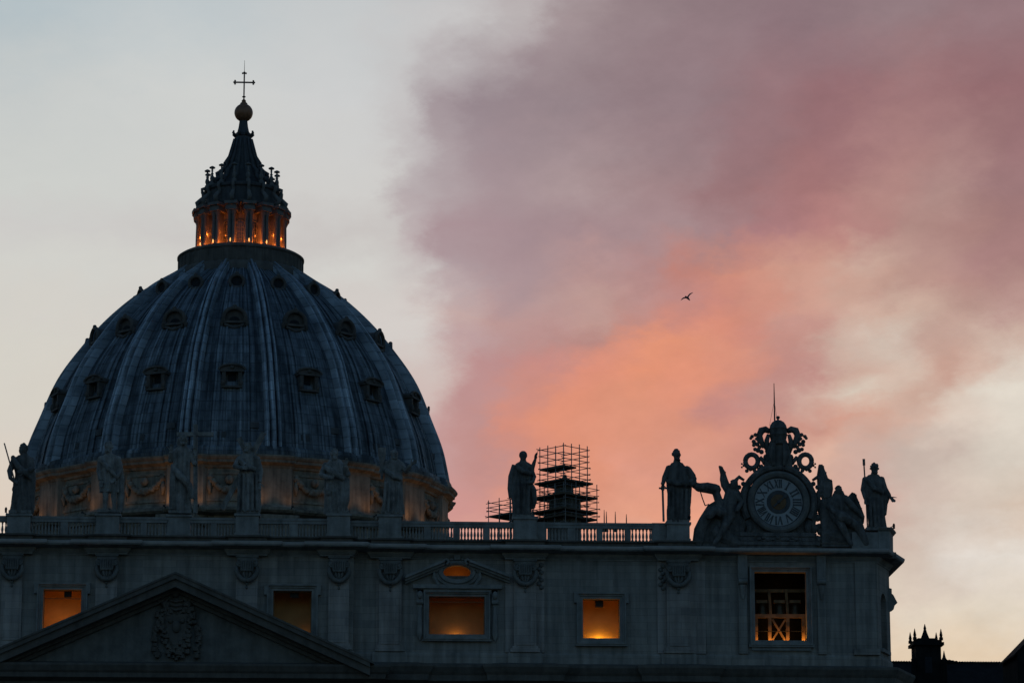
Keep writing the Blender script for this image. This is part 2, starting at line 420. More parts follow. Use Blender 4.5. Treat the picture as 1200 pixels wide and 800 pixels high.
M_WALL = stone('travertine_ashlar', (0.165, 0.152, 0.135), (0.39, 0.362, 0.325), 0.5, 0.62, 0.35, True)
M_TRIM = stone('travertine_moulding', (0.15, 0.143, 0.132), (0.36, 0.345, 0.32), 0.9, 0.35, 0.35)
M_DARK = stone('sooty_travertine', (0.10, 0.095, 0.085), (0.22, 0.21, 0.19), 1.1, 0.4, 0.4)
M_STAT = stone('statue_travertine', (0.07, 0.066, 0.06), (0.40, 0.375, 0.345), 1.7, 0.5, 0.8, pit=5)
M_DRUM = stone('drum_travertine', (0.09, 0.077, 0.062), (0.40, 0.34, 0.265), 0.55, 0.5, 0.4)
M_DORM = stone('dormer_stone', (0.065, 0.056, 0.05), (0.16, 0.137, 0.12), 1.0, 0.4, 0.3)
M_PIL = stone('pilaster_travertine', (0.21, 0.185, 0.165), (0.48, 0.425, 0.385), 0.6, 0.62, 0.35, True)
M_LIT_EDGE = stone('lit_edge_travertine', (0.36, 0.325, 0.30), (0.56, 0.51, 0.47), 0.8, 0.3, 0.3)
M_PEDSTONE = stone('pediment_stone', (0.08, 0.069, 0.057), (0.18, 0.158, 0.135), 0.7, 0.4, 0.4)
M_CARV = stone('carved_travertine', (0.10, 0.095, 0.088), (0.24, 0.23, 0.21), 1.2, 0.4, 0.5)
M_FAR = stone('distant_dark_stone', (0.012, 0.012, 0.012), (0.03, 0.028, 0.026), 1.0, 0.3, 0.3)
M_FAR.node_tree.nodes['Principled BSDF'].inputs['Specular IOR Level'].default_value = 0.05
M_LEAD = lead()
M_RIB = lead('lead_rib', 1.75, False)
M_SPIRE = stone('spire_lead', (0.05, 0.052, 0.055), (0.12, 0.122, 0.125), 1.5, 0.6, 0.3)
M_LANT = stone('lantern_stone', (0.10, 0.095, 0.09), (0.23, 0.215, 0.2), 1.0, 0.5, 0.3)
M_GOLD = plain('gilded_bronze', (0.36, 0.16, 0.085), 0.5, 0.25)
M_CTR = plain('clock_gilding', (0.16, 0.085, 0.035), 0.6, 0.2)
M_IRON = plain('dark_iron', (0.03, 0.032, 0.035), 0.55, 0.6)
M_OCHRE = plain('ochre_plaster', (0.55, 0.33, 0.13), 0.9, 0, 0.12, 0.9)
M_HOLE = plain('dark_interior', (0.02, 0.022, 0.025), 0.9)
M_GLASS = plain('dark_glass', (0.03, 0.035, 0.04), 0.15)
M_WOOD = plain('old_timber', (0.26, 0.15, 0.07), 0.8, 0, 0.35, 2.0)
M_BRNZ = plain('bell_bronze', (0.10, 0.065, 0.035), 0.45, 0.7)
M_STEEL = plain('galvanised_tube', (0.18, 0.18, 0.18), 0.5, 0.6)
M_PLANK = plain('scaffold_plank', (0.10, 0.075, 0.05), 0.85, 0, 0.3, 4)
M_DIAL = plain('clock_enamel', (0.36, 0.365, 0.37), 0.5, 0, 0.1, 2)
M_NUM = plain('clock_black', (0.05, 0.054, 0.06), 0.5)
M_TILE = stone('roof_tile', (0.03, 0.02, 0.016), (0.06, 0.04, 0.032), 2.0, 0.2, 0.5)
M_PAVE = stone('piazza_paving', (0.03, 0.03, 0.032), (0.07, 0.068, 0.066), 0.3, 0.0, 0.2)
M_FEATHER = plain('gull_feather', (0.10, 0.10, 0.11), 0.8)
M_BULB = emitter('lantern_bulb', (1.0, 0.5, 0.14), 1.6)
WARM = (1.0, 0.50, 0.12)

# ------------------------------------------------------------------ ground and roofs (setting)
g = MB().box(-3000, 3000, -600, 3000, -0.5, 0.0).build('piazza_ground', M_PAVE); tag(g, kind='structure')

# ------------------------------------------------------------------ the facade
YC = -0.8                                     # the middle of the front stands forward
XC = 14.15
XE = 56.5                                     # where the front turns at its end
PIL = [(-17.1, 0.9), (-12.98, 0.82), (-5.5, 0.86), (5.64, 0.86), (12.98, 0.82), (17.1, 0.9), (27.93, 0.9), (40.3, 0.94)]


def wall_y(x): return YC if abs(x) < XC else 0.0


facade = thing('church_facade', (0, 0, 0), 'long dark travertine church front with attic windows glowing orange', 'facade')


def ressaut_path(half, extra, stops=PIL, x_from=-62.0):
    """plan line of a moulding that breaks forward over every pilaster"""
    pts = [(x_from, 0.0)]
    ev = [('step', -XC), ('step', XC)] + [('pil', p) for p in stops]
    ev.sort(key=lambda e: e[1] if e[0] == 'step' else e[1][0])
    for k, e in ev:
        if k == 'step':
            a, b = (0.0, YC) if e < 0 else (YC, 0.0)
            pts += [(e, a), (e, b)]
        else:
            xc, hw = e; y = wall_y(xc); h = hw + half
            lo, hi = xc - h, xc + h
            if abs(xc) < XC: lo = max(lo, -XC + 0.16); hi = min(hi, XC - 0.16)
            pts += [(lo, y), (lo, y - extra), (hi, y - extra), (hi, y)]
    return pts


END = [(XE, 0.0), (58.15, 3.9), (58.3, 40.0)]
# attic cornice, plinth of the balustrade, base course, main entablature
P_ATT = ressaut_path(0.65, 0.45) + END
cor = [(-0.6, 44.42), (0.07, 44.42), (0.09, 44.52), (0.16, 44.58), (0.30, 44.76), (0.34, 44.9), (1.18, 45.04), (1.2, 45.09), (1.24, 45.1), (1.24, 45.16), (-0.6, 45.2)]
MB().run(P_ATT, cor).build('attic_cornice', M_TRIM, facade)
MB().run(P_ATT, [(-0.6, 45.17), (1.27, 45.17), (1.32, 45.36), (1.24, 45.4), (-0.6, 45.45)]).build('cornice_fillet', M_LIT_EDGE, facade)  # paler stone paints in the light caught along the cornice edge
MB().run(P_ATT, [(-0.6, 45.43), (0.02, 45.43), (0.02, 45.86), (0.28, 45.9), (0.30, 46.02), (-0.5, 46.05)]).build('balustrade_plinth', M_PEDSTONE, facade)  # darker stone here paints in the shade below the plinth cap
P_BASE = ressaut_path(0.35, 0.40) + END
MB().run(P_BASE, [(-0.5, 35.9), (0.14, 35.9), (0.14, 36.75), (0.06, 36.9), (-0.5, 36.9)]).build('base_course', M_WALL, facade)
P_ENT = ressaut_path(1.0, 0.5) + [(XE + 0.3, 0.0), (58.5, 3.9), (58.6, 40.0)]
ent = [(-0.6, 33.0), (0.25, 33.0), (0.25, 33.9), (0.5, 34.0), (0.55, 34.3), (1.15, 34.5), (1.2, 34.95), (1.35, 35.15), (1.55, 35.55), (1.55, 35.75), (0.1, 36.05), (-0.6, 36.05)]
MB().run(P_ENT, ent).build('main_entablature', M_PEDSTONE, facade)


# openings: (left, right, top, bottom) in photo pixels on the wall plane
def opening(l, r, t, b, Y):
    a = at(l, t, Y); c = at(r, b, Y); m = at((l + r) / 2, (t + b) / 2, Y)
    w = (r - l) / 2 * (at(r, t, Y).x - at(l, t, Y).x) / (r - l)
    return (m.x - w, m.x + w, (c.z + at(l, b, Y).z) / 2, (a.z + at(r, t, Y).z) / 2)


OW1 = opening(50.5, 95, 690.5, 738, YC); OW2 = opening(320, 365, 692, 742, YC)
OW3 = opening(502.5, 568, 698.5, 743, 0); OOV = opening(518, 553, 661, 680, 0)
OW4 = opening(683, 726, 701.5, 747.5, 0); OW5 = opening(884.5, 945, 670, 750, 0)


def holed_wall(x0, x1, z0, z1, holes, y, th=0.6):
    xs = sorted({x0, x1, *[h[0] for h in holes], *[h[1] for h in holes]}); zs = sorted({z0, z1, *[h[2] for h in holes], *[h[3] for h in holes]})
    m = MB()
    for a, b in zip(xs, xs[1:]):
        for c, d in zip(zs, zs[1:]):
            cx, cz = (a + b) / 2, (c + d) / 2
            if any(h[0] < cx < h[1] and h[2] < cz < h[3] for h in holes): continue
            m.add([(a, y, c), (b, y, c), (b, y, d), (a, y, d)], [(0, 1, 2, 3)])
    for h in holes:                       # reveals
        a, b, c, d = h
        m.add([(a, y, c), (b, y, c), (b, y, d), (a, y, d), (a, y + th, c), (b, y + th, c), (b, y + th, d), (a, y + th, d)],
              [(0, 1, 5, 4), (1, 2, 6, 5), (2, 3, 7, 6), (3, 0, 4, 7)])
    return m


holed_wall(-XC, XC, 35.95, 44.7, [OW1, OW2], YC).build('attic_wall', M_WALL, facade)
side = holed_wall(XC, XE, 35.95, 44.7, [OW3, OOV, OW4, OW5], 0.0)
# chamfered end with an arched niche, and the return to the back
ea, eb = Vector((XE, 0.0)), Vector((58.15, 3.9)); ed = (eb - ea)


def endp(t, z, dpt=0.0):
    nrm = Vector((ed.y, -ed.x)).normalized(); p = ea + ed * t - nrm * dpt; return (p.x, p.y, z)


NA, NB, NZ0, NZ1 = 0.26, 0.72, 37.6, 41.3
arch = [(NA, NZ0), (NB, NZ0)] + [((NA + NB) / 2 + (NB - NA) / 2 * math.cos(math.pi * k / 10), NZ1 + 0.95 * math.sin(math.pi * k / 10)) for k in range(11)]
outer = [(0, 35.95), (1, 35.95)] + [(0.5 + 0.5 * math.cos(math.pi * k / 10), 44.7) if 0 < k < 10 else ((1, 44.7) if k == 0 else (0, 44.7)) for k in range(11)]
na = len(arch)
side.add([endp(t, z) for t, z in outer] + [endp(t, z) for t, z in arch] + [endp(t, z, 0.8) for t, z in arch],
         [(i, (i + 1) % na, na + (i + 1) % na, na + i) for i in range(na)] + [(na + i, na + (i + 1) % na, 2 * na + (i + 1) % na, 2 * na + i) for i in range(na)] + [tuple(range(2 * na, 3 * na))])
side.add([(58.15, 3.9, 35.95), (58.3, 40, 35.95), (58.3, 40, 44.7), (58.15, 3.9, 44.7)], [(0, 1, 2, 3)])
MB().box(-62, -XC, 0, 0.3, 35.95, 44.7).build('attic_wall', M_WALL, facade)
side.build('attic_wall', M_WALL, facade)
ns = MB(); ns.add([endp(NA - 0.08, NZ0 - 0.28, -0.22), endp(NB + 0.08, NZ0 - 0.28, -0.22), endp(NB + 0.08, NZ0, -0.22), endp(NA - 0.08, NZ0, -0.22),
                   endp(NA - 0.08, NZ0 - 0.28, 0.1), endp(NB + 0.08, NZ0 - 0.28, 0.1), endp(NB + 0.08, NZ0, 0.1), endp(NA - 0.08, NZ0, 0.1)],
                  [(0, 1, 2, 3), (4, 7, 6, 5), (0, 4, 5, 1), (1, 5, 6, 2), (2, 6, 7, 3), (3, 7, 4, 0)])
ns.build('niche_sill', M_TRIM, facade)
# the storey under the attic, mostly below the picture
MB().box(-58, XE, 0.25, 20, 0, 34).box(-XC - 1, XC + 1, -2.6, 0.3, 0, 33.2).build('lower_wall', M_DARK, facade)
for k in range(8):
    x = -13.0 + k * 26.0 / 7
    MB().lathe([(1.55, 0), (1.55, 0.8), (1.35, 1.0), (1.35, 12), (1.15, 29.0), (1.5, 30.5), (1.7, 33)], 20, (x, -3.4, 0)).build('column', M_TRIM, facade, 40)
MB().box(-58.1, 58.2, 0.4, 40, 44.9, 45.4).build('roof_terrace', M_DARK, facade)


def capital(m, xc, hw, y, zt, s=1.0):
    """abacus, two big volutes, a fluted block and a heavy swag with drop and tassel, on each attic pilaster"""
    y0 = y - 0.02
    m.box(xc - hw * 1.05, xc + hw * 1.05, y - 0.34, y + 0.1, zt - 0.22, zt)
    m.box(xc - hw * 0.92, xc + hw * 0.92, y - 0.28, y + 0.1, zt - 0.36, zt - 0.24)
    m.box(xc - 0.54, xc + 0.54, y0 - 0.42, y0, zt - 1.22, zt - 0.38)
    for k in range(6): m.tube([(xc - 0.45 + k * 0.18, y0 - 0.46, zt - 1.24), (xc - 0.45 + k * 0.18, y0 - 0.46, zt - 0.5)], 0.062, 6)
    m.tube([(xc - 0.5, y0 - 0.42, zt - 1.28), (xc + 0.5, y0 - 0.42, zt - 1.28)], 0.1, 7)
    for sx in (-1, 1):
        pts = []; rr = []
        for k in range(19):
            a_ = math.pi * 0.35 + k / 18 * math.pi * 3.0; r = 0.30 * (1 - k / 22)
            pts.append((xc + sx * (hw * 0.78 - 0.02 + r * math.cos(a_)), y0 - 0.34, zt - 0.72 + r * math.sin(a_))); rr.append(0.095)
        m.tube(pts, rr, 6)
        m.ball((xc + sx * hw * 0.78, y0 - 0.2, zt - 0.72), (0.25, 0.25, 0.25), 8)
        U = [(hw * 0.95, -0.95, 0.12), (hw * 0.98, -1.3, 0.19), (hw * 0.80, -1.68, 0.21), (hw * 0.45, -1.98, 0.2), (0.0, -2.1, 0.18)]
        m.tube([(xc + sx * q[0], y0 - 0.26, zt + q[1]) for q in U], [q[2] for q in U], 8)
    m.ball((xc, y0 + 0.02, zt - 1.55), (0.5, 0.28, 0.46), 10)
    for k in (-1, 0, 1): m.tube([(xc + k * 0.28, y0 - 0.3, zt - 1.3), (xc + k * 0.24, y0 - 0.3, zt - 1.6), (xc + k * 0.1, y0 - 0.2, zt - 1.9)], [0.09, 0.12, 0.06], 6)
    m.ball((xc, y0 - 0.1, zt - 2.3), (0.14, 0.12, 0.16), 8); m.ball((xc, y0 - 0.05, zt - 2.6), (0.1, 0.09, 0.15), 8)
    return m


for xc, hw in PIL:
    y = wall_y(xc)
    p = MB().box(xc - hw, xc + hw, y - 0.44, y + 0.05, 36.95, 44.45)
    p.box(xc - hw + 0.2, xc + hw - 0.2, y - 0.50, y - 0.43, 37.5, 42.0)
    p.box(xc - hw - 0.28, xc + hw + 0.28, y - 0.62, y + 0.05, 36.92, 37.22).box(xc - hw - 0.14, xc + hw + 0.14, y - 0.54, y + 0.05, 37.22, 37.42)
    p = p.build('pilaster', M_PIL, facade)
    capital(MB(), xc, hw, y - 0.46, 44.44).build('capital_ornament', M_CARV, p, 50)
# half pilasters beside the two right-hand pilasters, and the flat strips of the clock bay
for a, b in ((26.35, 27.03), (28.83, 29.5), (38.62, 39.36), (41.24, 42.5), (15.98, 16.2)):
    MB().box(a, b, -0.16, 0.05, 36.95, 44.43).build('half_pilaster', M_PIL, facade)
for a, b in ((38.66, 39.32), (28.86, 29.46)):
    m = MB()
    for k in range(7): m.ball(((a + b) / 2 + 0.1 * (-1) ** k, -0.2, 44.0 - k * 0.3), (0.22, 0.16, 0.2), 7)
    m.build('festoon', M_CARV, facade, True)
for a, b in ((865, 875), (957.5, 967)):
    x0, x1 = X(a), X(b)
    s_ = MB().box(x0, x1, -0.22, 0.05, Z(766, 0, 915), Z(649, 0, 915)).build('wall_strip', M_WALL, facade)
    m = MB().box(x0 - 0.04, x1 + 0.04, -0.5, -0.2, Z(678.5, 0, 915), Z(650, 0, 915))
    for k in range(3): m.box(x0 + 0.08 + k * 0.22, x0 + 0.18 + k * 0.22, -0.54, -0.49, Z(676, 0, 915), Z(653, 0, 915))
    m.tube([(x0 - 0.02, -0.42, Z(682, 0, 915)), (x1 + 0.02, -0.42, Z(682, 0, 915))], 0.24, 10).tube([((x0 + x1) / 2, -0.4, Z(686, 0, 915)), ((x0 + x1) / 2, -0.36, Z(693, 0, 915)), ((x0 + x1) / 2, -0.26, Z(702, 0, 915))], [0.28, 0.22, 0.1], 8)
    m.build('bracket', M_TRIM, s_, 40)
MB().box(X(1002), X(1026), -0.2, 0.04, 36.95, 44.54).box(X(999), X(1029), -0.34, 0.04, 36.92, 37.4).build('wall_strip', M_WALL, facade)
# ornament seen in profile at the far corner
m = MB().prism([(58.0, 43.0), (58.3, 42.9), (58.3, 42.5), (58.42, 42.4), (58.62, 42.0), (58.75, 41.75), (58.5, 41.5), (58.42, 41.2), (58.0, 41.0)], 3.6, 4.6)
m.build('capital_ornament', M_TRIM, facade)


def architrave(m, o, y, w=0.5, ear=0.22, sill=True):
    a, b, c, d = o
    for k, (off, out) in enumerate(((0.0, 0.14), (w * 0.45, 0.26), (w * 0.75, 0.42))):
        nxt = (w * 0.45, w * 0.75, w)[k]
        e = ear if k == 2 else 0
        m.box(a - nxt, a - off, y - out, y + 0.05, c - (w if k == 2 else nxt), d + off)
        m.box(b + off, b + nxt, y - out, y + 0.05, c - (w if k == 2 else nxt), d + off)
        m.box(a - nxt - e, b + nxt + e, y - out, y + 0.05, d + off, d + nxt)
        if off < w * 0.5 or True: m.box(a - nxt, b + nxt, y - out - 0.003, y + 0.05, c - nxt, c - off)
    for sx, x in ((-1, a - w), (1, b + w)):
        m.box(min(x, x + sx * ear), max(x, x + sx * ear), y - 0.40, y + 0.05, d - 0.35, d + w - 0.004)
    if sill:
        m.box(a - w - 0.1, b + w + 0.1, y - 0.36, y + 0.05, c - w - 0.14, c - w - 0.004)
    return m


def room(o, y, depth, drop, head=0.4, side=0.5, material=None, name='window', parent=facade):
    """the lit chamber behind an opening, its floor below the sill"""
    a, b, c, d = o; a -= side; b += side; z0 = c - drop; z1 = d + head; y0 = y + 0.6; y1 = y0 + depth
    m = MB().add([(a, y0, z0), (b, y0, z0), (b, y0, z1), (a, y0, z1), (a, y1, z0), (b, y1, z0), (b, y1, z1), (a, y1, z1)],
                 [(4, 5, 6, 7), (0, 4, 7, 3), (1, 2, 6, 5), (0, 1, 5, 4), (3, 7, 6, 2)])
    # wall face round the opening inside
    A, B, C, D = o
    m.add([(a, y0, z0), (b, y0, z0), (b, y0, z1), (a, y0, z1), (A, y0, C), (B, y0, C), (B, y0, D), (A, y0, D)],
          [(0, 1, 5, 4), (1, 2, 6, 5), (2, 3, 7, 6), (3, 0, 4, 7)])
    return m.build(name, material or M_OCHRE, parent)


def win_lamp(o, y, energy, fx=0.5, dy=1.2, dz=-0.35, color=WARM, parent=None, size=0.25):
    a, b, c, d = o
    lamp('window_lamp', 'POINT', (a + (b - a) * fx, y + 0.6 + dy, c + dz), energy, color, parent, shadow_soft_size=size)


w1 = room(OW1, YC, 2.0, 0.6); architrave(MB(), OW1, YC).build('window_frame', M_TRIM, w1)
win_lamp(OW1, YC, 36, 0.55, 0.35, 0.2, (1.0, 0.42, 0.05), w1)
w2 = room(OW2, YC, 2.2, 0.6); architrave(MB(), OW2, YC).build('window_frame', M_TRIM, w2)
win_lamp(OW2, YC, 2.2, 0.8, 1.8, 0.1, WARM, w2, 0.12)
w3 = room(OW3, 0, 2.4, 0.7)
win_lamp(OW3, 0, 12, 0.5, 2.0, 0.08, (1.0, 0.47, 0.11), w3, 0.12)
w4 = room(OW4, 0, 1.8, 0.6); architrave(MB(), OW4, 0.0).build('window_frame', M_TRIM, w4)
win_lamp(OW4, 0, 30, 0.5, 1.5, 0.12, (1.0, 0.52, 0.05), w4, 0.12)
win_lamp(OW4, 0, 9, 0.3, 1.5, 0.1, (1.0, 0.52, 0.05), w4, 0.12)
win_lamp(OW4, 0, 9, 0.75, 1.5, 0.1, (1.0, 0.52, 0.05), w4, 0.12)
def inner_frame(o, y, par, w=0.07, rail=None):
    a, b, c, d = o; m = MB(); y0, y1 = y + 0.42, y + 0.52
    m.box(a, a + w, y0, y1, c, d).box(b - w, b, y0, y1, c, d).box(a + w, b - w, y0, y1, d - w, d).box(a + w, b - w, y0, y1, c, c + w)
    if rail: m.box(a + w, b - w, y0 + 0.02, y1 - 0.02, d - rail - 0.05, d - rail)
    m.build('inner_frame', M_WOOD, par)
inner_frame(OW1, YC, w1, 0.06, 0.62); inner_frame(OW2, YC, w2); inner_frame(OW3, 0.0, w3, 0.07, 0.35); inner_frame(OW4, 0.0, w4, 0.05)
# apron panel under window four
MB().box(X(664), X(738), -0.12, 0.04, Z(775, 0, 705), Z(767, 0, 705)).build('apron_panel', M_TRIM, facade)

# the wide aedicule window: frame, side consoles, broken pediment round a lit oval
a, b, c, d = OW3
fr = architrave(MB(), OW3, 0.0, 0.42, 0.0)
fr.box(X(484), X(588), -0.5, 0.04, Z(690.5), Z(686)).box(X(489), X(583), -0.3, 0.04, Z(696), Z(690.5))
fr.build('window_frame', M_TRIM, w3)
for p0, p1 in ((488, 496), (576, 584)):
    x0, x1 = X(p0), X(p1); xm = (x0 + x1) / 2
    m = MB().box(x0, x1, -0.3, 0.04, Z(705), Z(691.5)).ball((xm, -0.33, Z(698)), (0.24, 0.2, 0.36), 8)
    m.tube([(x0, -0.3, Z(706.5)), (x1, -0.3, Z(706.5))], 0.16, 8).box(x0 + 0.08, x1 - 0.08, -0.22, 0.04, Z(740), Z(707))
    m.tube([(xm, -0.24, Z(712)), (xm, -0.28, Z(728)), (xm, -0.24, Z(744)), (xm, -0.2, Z(751))], [0.12, 0.2, 0.26, 0.06], 8)
    m.build('window_console', M_TRIM, w3, 40)
m = MB()
for L in (((475, 674.5), (521, 655.5)), ((597, 673.5), (550, 655.5))):
    p, q = at(*L[0], -0.6), at(*L[1], -0.6)
    for k, (t0, t1, out) in enumerate(((0, 0.22, 0.95), (0.22, 0.42, 0.7), (0.42, 0.6, 0.4))):
        m.prism([(p.x, p.z - t0), (q.x, q.z - t0), (q.x, q.z - t1), (p.x, p.z - t1)], -out, 0.02)
    sx = 1 if q.x > p.x else -1
    m.tube([(q.x - sx * 0.1, -0.5, q.z - 0.1), (q.x + sx * 0.15, -0.5, q.z + 0.05), (q.x + sx * 0.35, -0.5, q.z - 0.15), (q.x + sx * 0.15, -0.5, q.z - 0.35)], 0.13, 7)
m.build('window_pediment', M_TRIM, w3, 30)
xo, zo = (OOV[0] + OOV[1]) / 2, (OOV[2] + OOV[3]) / 2; rx, rz = (OOV[1] - OOV[0]) / 2, (OOV[3] - OOV[2]) / 2


def ell(r1, r2, y, n=32): return [(xo + r1 * math.cos(2 * math.pi * k / n), y, zo + r2 * math.sin(2 * math.pi * k / n)) for k in range(n)]


ov = room(OOV, 0, 1.6, 0.3, 0.2, 0.3, name='oval_window')
win_lamp(OOV, 0, 6, 0.5, 0.35, 0.6, (1.0, 0.40, 0.07), ov, 0.15)
MB().box(OOV[0] - 0.2, OOV[1] + 0.2, 0.52, 0.9, OOV[2] - 0.2, OOV[2] + (OOV[3] - OOV[2]) * 0.36).build('oval_sill', M_DARK, ov)
m = MB()
rings = [ell(rx * 0.92, rz * 0.86, 0.5), ell(rx * 0.92, rz * 0.86, -0.22), ell(rx * 1.05, rz * 1.08, -0.36), ell(rx * 1.2, rz * 1.4, -0.36), ell(rx * 1.28, rz * 1.5, -0.2), ell(rx * 1.5, rz * 1.75, -0.18), ell(rx * 1.5, rz * 1.75, 0.02)]
m.loft(rings, caps=False)
for k in range(13):
    a_ = math.pi * (0.02 + 0.96 * k / 12); m.ball((xo + rx * 1.38 * math.cos(a_), -0.25, zo + rz * 1.62 * math.sin(a_)), (0.15, 0.13, 0.14), 7)
for sx in (-1, 1):
    m.tube([(xo + sx * rx * 1.5, -0.25, zo + 0.2), (xo + sx * rx * 1.55, -0.3, zo - 0.4), (xo + sx * rx * 1.2, -0.3, zo - rz * 1.7), (xo + sx * rx * 0.5, -0.28, zo - rz * 2.0), (xo, -0.25, zo - rz * 1.95)], [0.08, 0.15, 0.16, 0.14, 0.1], 7)
m.box(xo - 0.25, xo + 0.25, -0.42, 0, zo + rz * 1.5, zo + rz * 2.1)
m.build('oval_surround', M_TRIM, ov, 40)

# bell window of the clock bay
a, b, c, d = OW5
w5 = room(OW5, 0, 4.5, 0.8, 0.6, 1.2, M_FAR, 'bell_window')
m = architrave(MB(), OW5, 0.0, 0.42, 0.0)
m.box(a - 0.55, b + 0.55, -0.32, 0.04, Z(757.5, 0, 915), Z(754.5, 0, 915)).box(a - 0.3, b + 0.3, -0.2, 0.04, Z(762, 0, 915), Z(757.5, 0, 915))
m.build('window_frame', M_TRIM, w5)
# pediment over the middle of the front
TY = -3.1
pa = Vector((0.15, 42.45)); half_w = 15.35; slope = 0.447
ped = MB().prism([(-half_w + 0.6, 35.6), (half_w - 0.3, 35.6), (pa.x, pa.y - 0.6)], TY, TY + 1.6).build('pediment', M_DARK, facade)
m = MB()
for t0, t1, out in ((0, 0.16, 2.15), (0.16, 0.5, 2.05), (0.5, 1.08, 1.8), (1.08, 1.3, 0.8), (1.3, 1.6, 0.4)):
    for sx in (-1, 1):
        xe = pa.x + sx * (half_w + (0.3 if t0 == 0 else 0)); ze = pa.y - slope * abs(xe - pa.x)
        m.prism([(pa.x, pa.y - t0 * 1.07), (xe, ze - t0 * 1.07), (xe, ze - t1 * 1.07), (pa.x, pa.y - t1 * 1.07)], TY - out, TY + 1.0)
m.build('raking_cornice', M_PEDSTONE, ped)
m = MB().run([(-half_w - 0.3, 0), (-half_w - 0.3, TY), (half_w + 0.25, TY), (half_w + 0.25, 0)], [(-1, 33.2), (0.2, 33.2), (0.25, 34.0), (1.1, 34.25), (1.15, 34.6), (1.3, 34.75), (1.5, 35.15), (1.5, 35.3), (0.1, 35.6), (-1, 35.6)])
m.build('pediment_cornice', M_PEDSTONE, ped)
# carved arms in the pediment: orb with tiara, crossed keys, cartouche and festoons
m = MB()
def pp(px, py, dd=0.0): q = at(px, py, TY); return (q.x, TY - 0.15 - dd, q.z)
m.ball(pp(206, 695, 0.3), (0.38, 0.35, 0.4), 12)
m.ball(pp(207, 711, 0.1), (0.62, 0.3, 0.9), 12)
for k in range(3): m.tube([pp(199 + k, 704 + k * 5, 0.42), pp(207, 706 + k * 5, 0.55), pp(215 - k, 704 + k * 5, 0.42)], 0.09, 6)
shield = [(190, 716), (197, 713), (207, 717), (217, 713), (224, 716), (223, 730), (221, 746), (214, 760), (207, 766), (200, 760), (193, 746), (191, 730)]
q = [pp(*s_) for s_ in shield]; m.prism([(v[0], v[2]) for v in q], TY - 0.35, TY + 0.05)
q = [pp(207 + (s_[0] - 207) * 0.72, 738 + (s_[1] - 738) * 0.74) for s_ in shield]; m.prism([(v[0], v[2]) for v in q], TY - 0.5, TY - 0.3)
rng = random.Random(3)
for s_ in range(len(shield)):
    x0, y0 = shield[s_]; x1, y1 = shield[(s_ + 1) % len(shield)]
    for k in range(3):
        m.ball(pp(x0 + (x1 - x0) * k / 3, y0 + (y1 - y0) * k / 3, 0.25), 0.17, 7)
for sx in (-1, 1):
    m.tube([pp(207 - sx * 14, 742, 0.25), pp(207 + sx * 17, 703, 0.25)], 0.11, 6)
    m.tube([pp(207 + sx * (19 + 3.6 * math.cos(t / 8 * 6.283)), 702 + 3.8 * math.sin(t / 8 * 6.283), 0.25) for t in range(9)], 0.1, 6)
    m.tube([pp(207 + sx * 8, 700, 0.2), pp(207 + sx * 15, 708, 0.3), pp(207 + sx * 12, 717, 0.25)], [0.1, 0.22, 0.1], 7)
    for k in range(26):
        t = k / 25; m.ball(pp(207 + sx * (18 + 8 * math.sin(t * 2.6) + rng.uniform(-2, 2)), 722 + 46 * t + rng.uniform(-2, 2), rng.uniform(0, 0.2)), rng.uniform(0.16, 0.3), 7)
for k in range(70):
    a_ = rng.uniform(0, 6.283); q_ = rng.uniform(0.5, 1.0); m.ball(pp(207 + 27 * q_ * math.cos(a_) * (1.0 if math.sin(a_) > -0.2 else 0.75), 737 - 36 * q_ * math.sin(a_), rng.uniform(0.05, 0.3)), rng.uniform(0.14, 0.32), 7)
for k in range(14): m.ball(pp(195 + rng.uniform(0, 24), 756 + rng.uniform(0, 16), rng.uniform(0.1, 0.35)), rng.uniform(0.14, 0.26), 7)
m.ball(pp(207, 735, 0.4), (0.35, 0.25, 0.5), 10); m.ball(pp(200, 728, 0.4), 0.22, 8); m.ball(pp(214, 728, 0.4), 0.22, 8)
m.build('coat_of_arms', M_PEDSTONE, ped, 50)

# pedestals under the statues
ST = {'s1': (23, 603), 's2': (127, 603), 's3': (210, 603), 's4': (290, 603), 's5': (397, 603), 's6': (457, 604), 's7': (615, 607), 's8': (794, 613)}
PED_Z = {}
for k, (px, py) in ST.items():
    y = (YC if k in ('s1', 's2', 's3', 's4', 's5') else 0.0)
    q = at(px, py, y); hw = 0.92
    if k == 's3': y += 0.45
    MB().box(q.x - hw, q.x + hw, y - 0.62, y + 1.0, 46.04, q.z - 0.18).box(q.x - hw - 0.12, q.x + hw + 0.12, y - 0.74, y + 1.12, q.z - 0.18, q.z).box(q.x - hw - 0.08, q.x + hw + 0.08, y - 0.66, y + 1.05, 46.045, 46.2).build('pedestal', M_TRIM, facade)
    PED_Z[k] = q.z
# low walls that flank two of the pedestals
MB().box(X(628, 0, 620), X(640.5, 0, 620), -0.1, 0.7, 46.05, 47.55).build('parapet_block', M_TRIM, facade)
MB().box(X(764, 0, 620), X(781, 0, 620), -0.1, 0.7, 46.05, 47.55).build('parapet_block', M_TRIM, facade)

# ------------------------------------------------------------------ balustrades
BAL = MB().lathe([(0.105, 0), (0.105, 0.08), (0.06, 0.13), (0.095, 0.28), (0.105, 0.4), (0.07, 0.62), (0.045, 0.76), (0.08, 0.82), (0.055, 0.87), (0.105, 0.92), (0.105, 1.0)], 10).mesh('baluster')
BAL.materials.append(M_TRIM)
for p in BAL.polygons: p.use_smooth = True


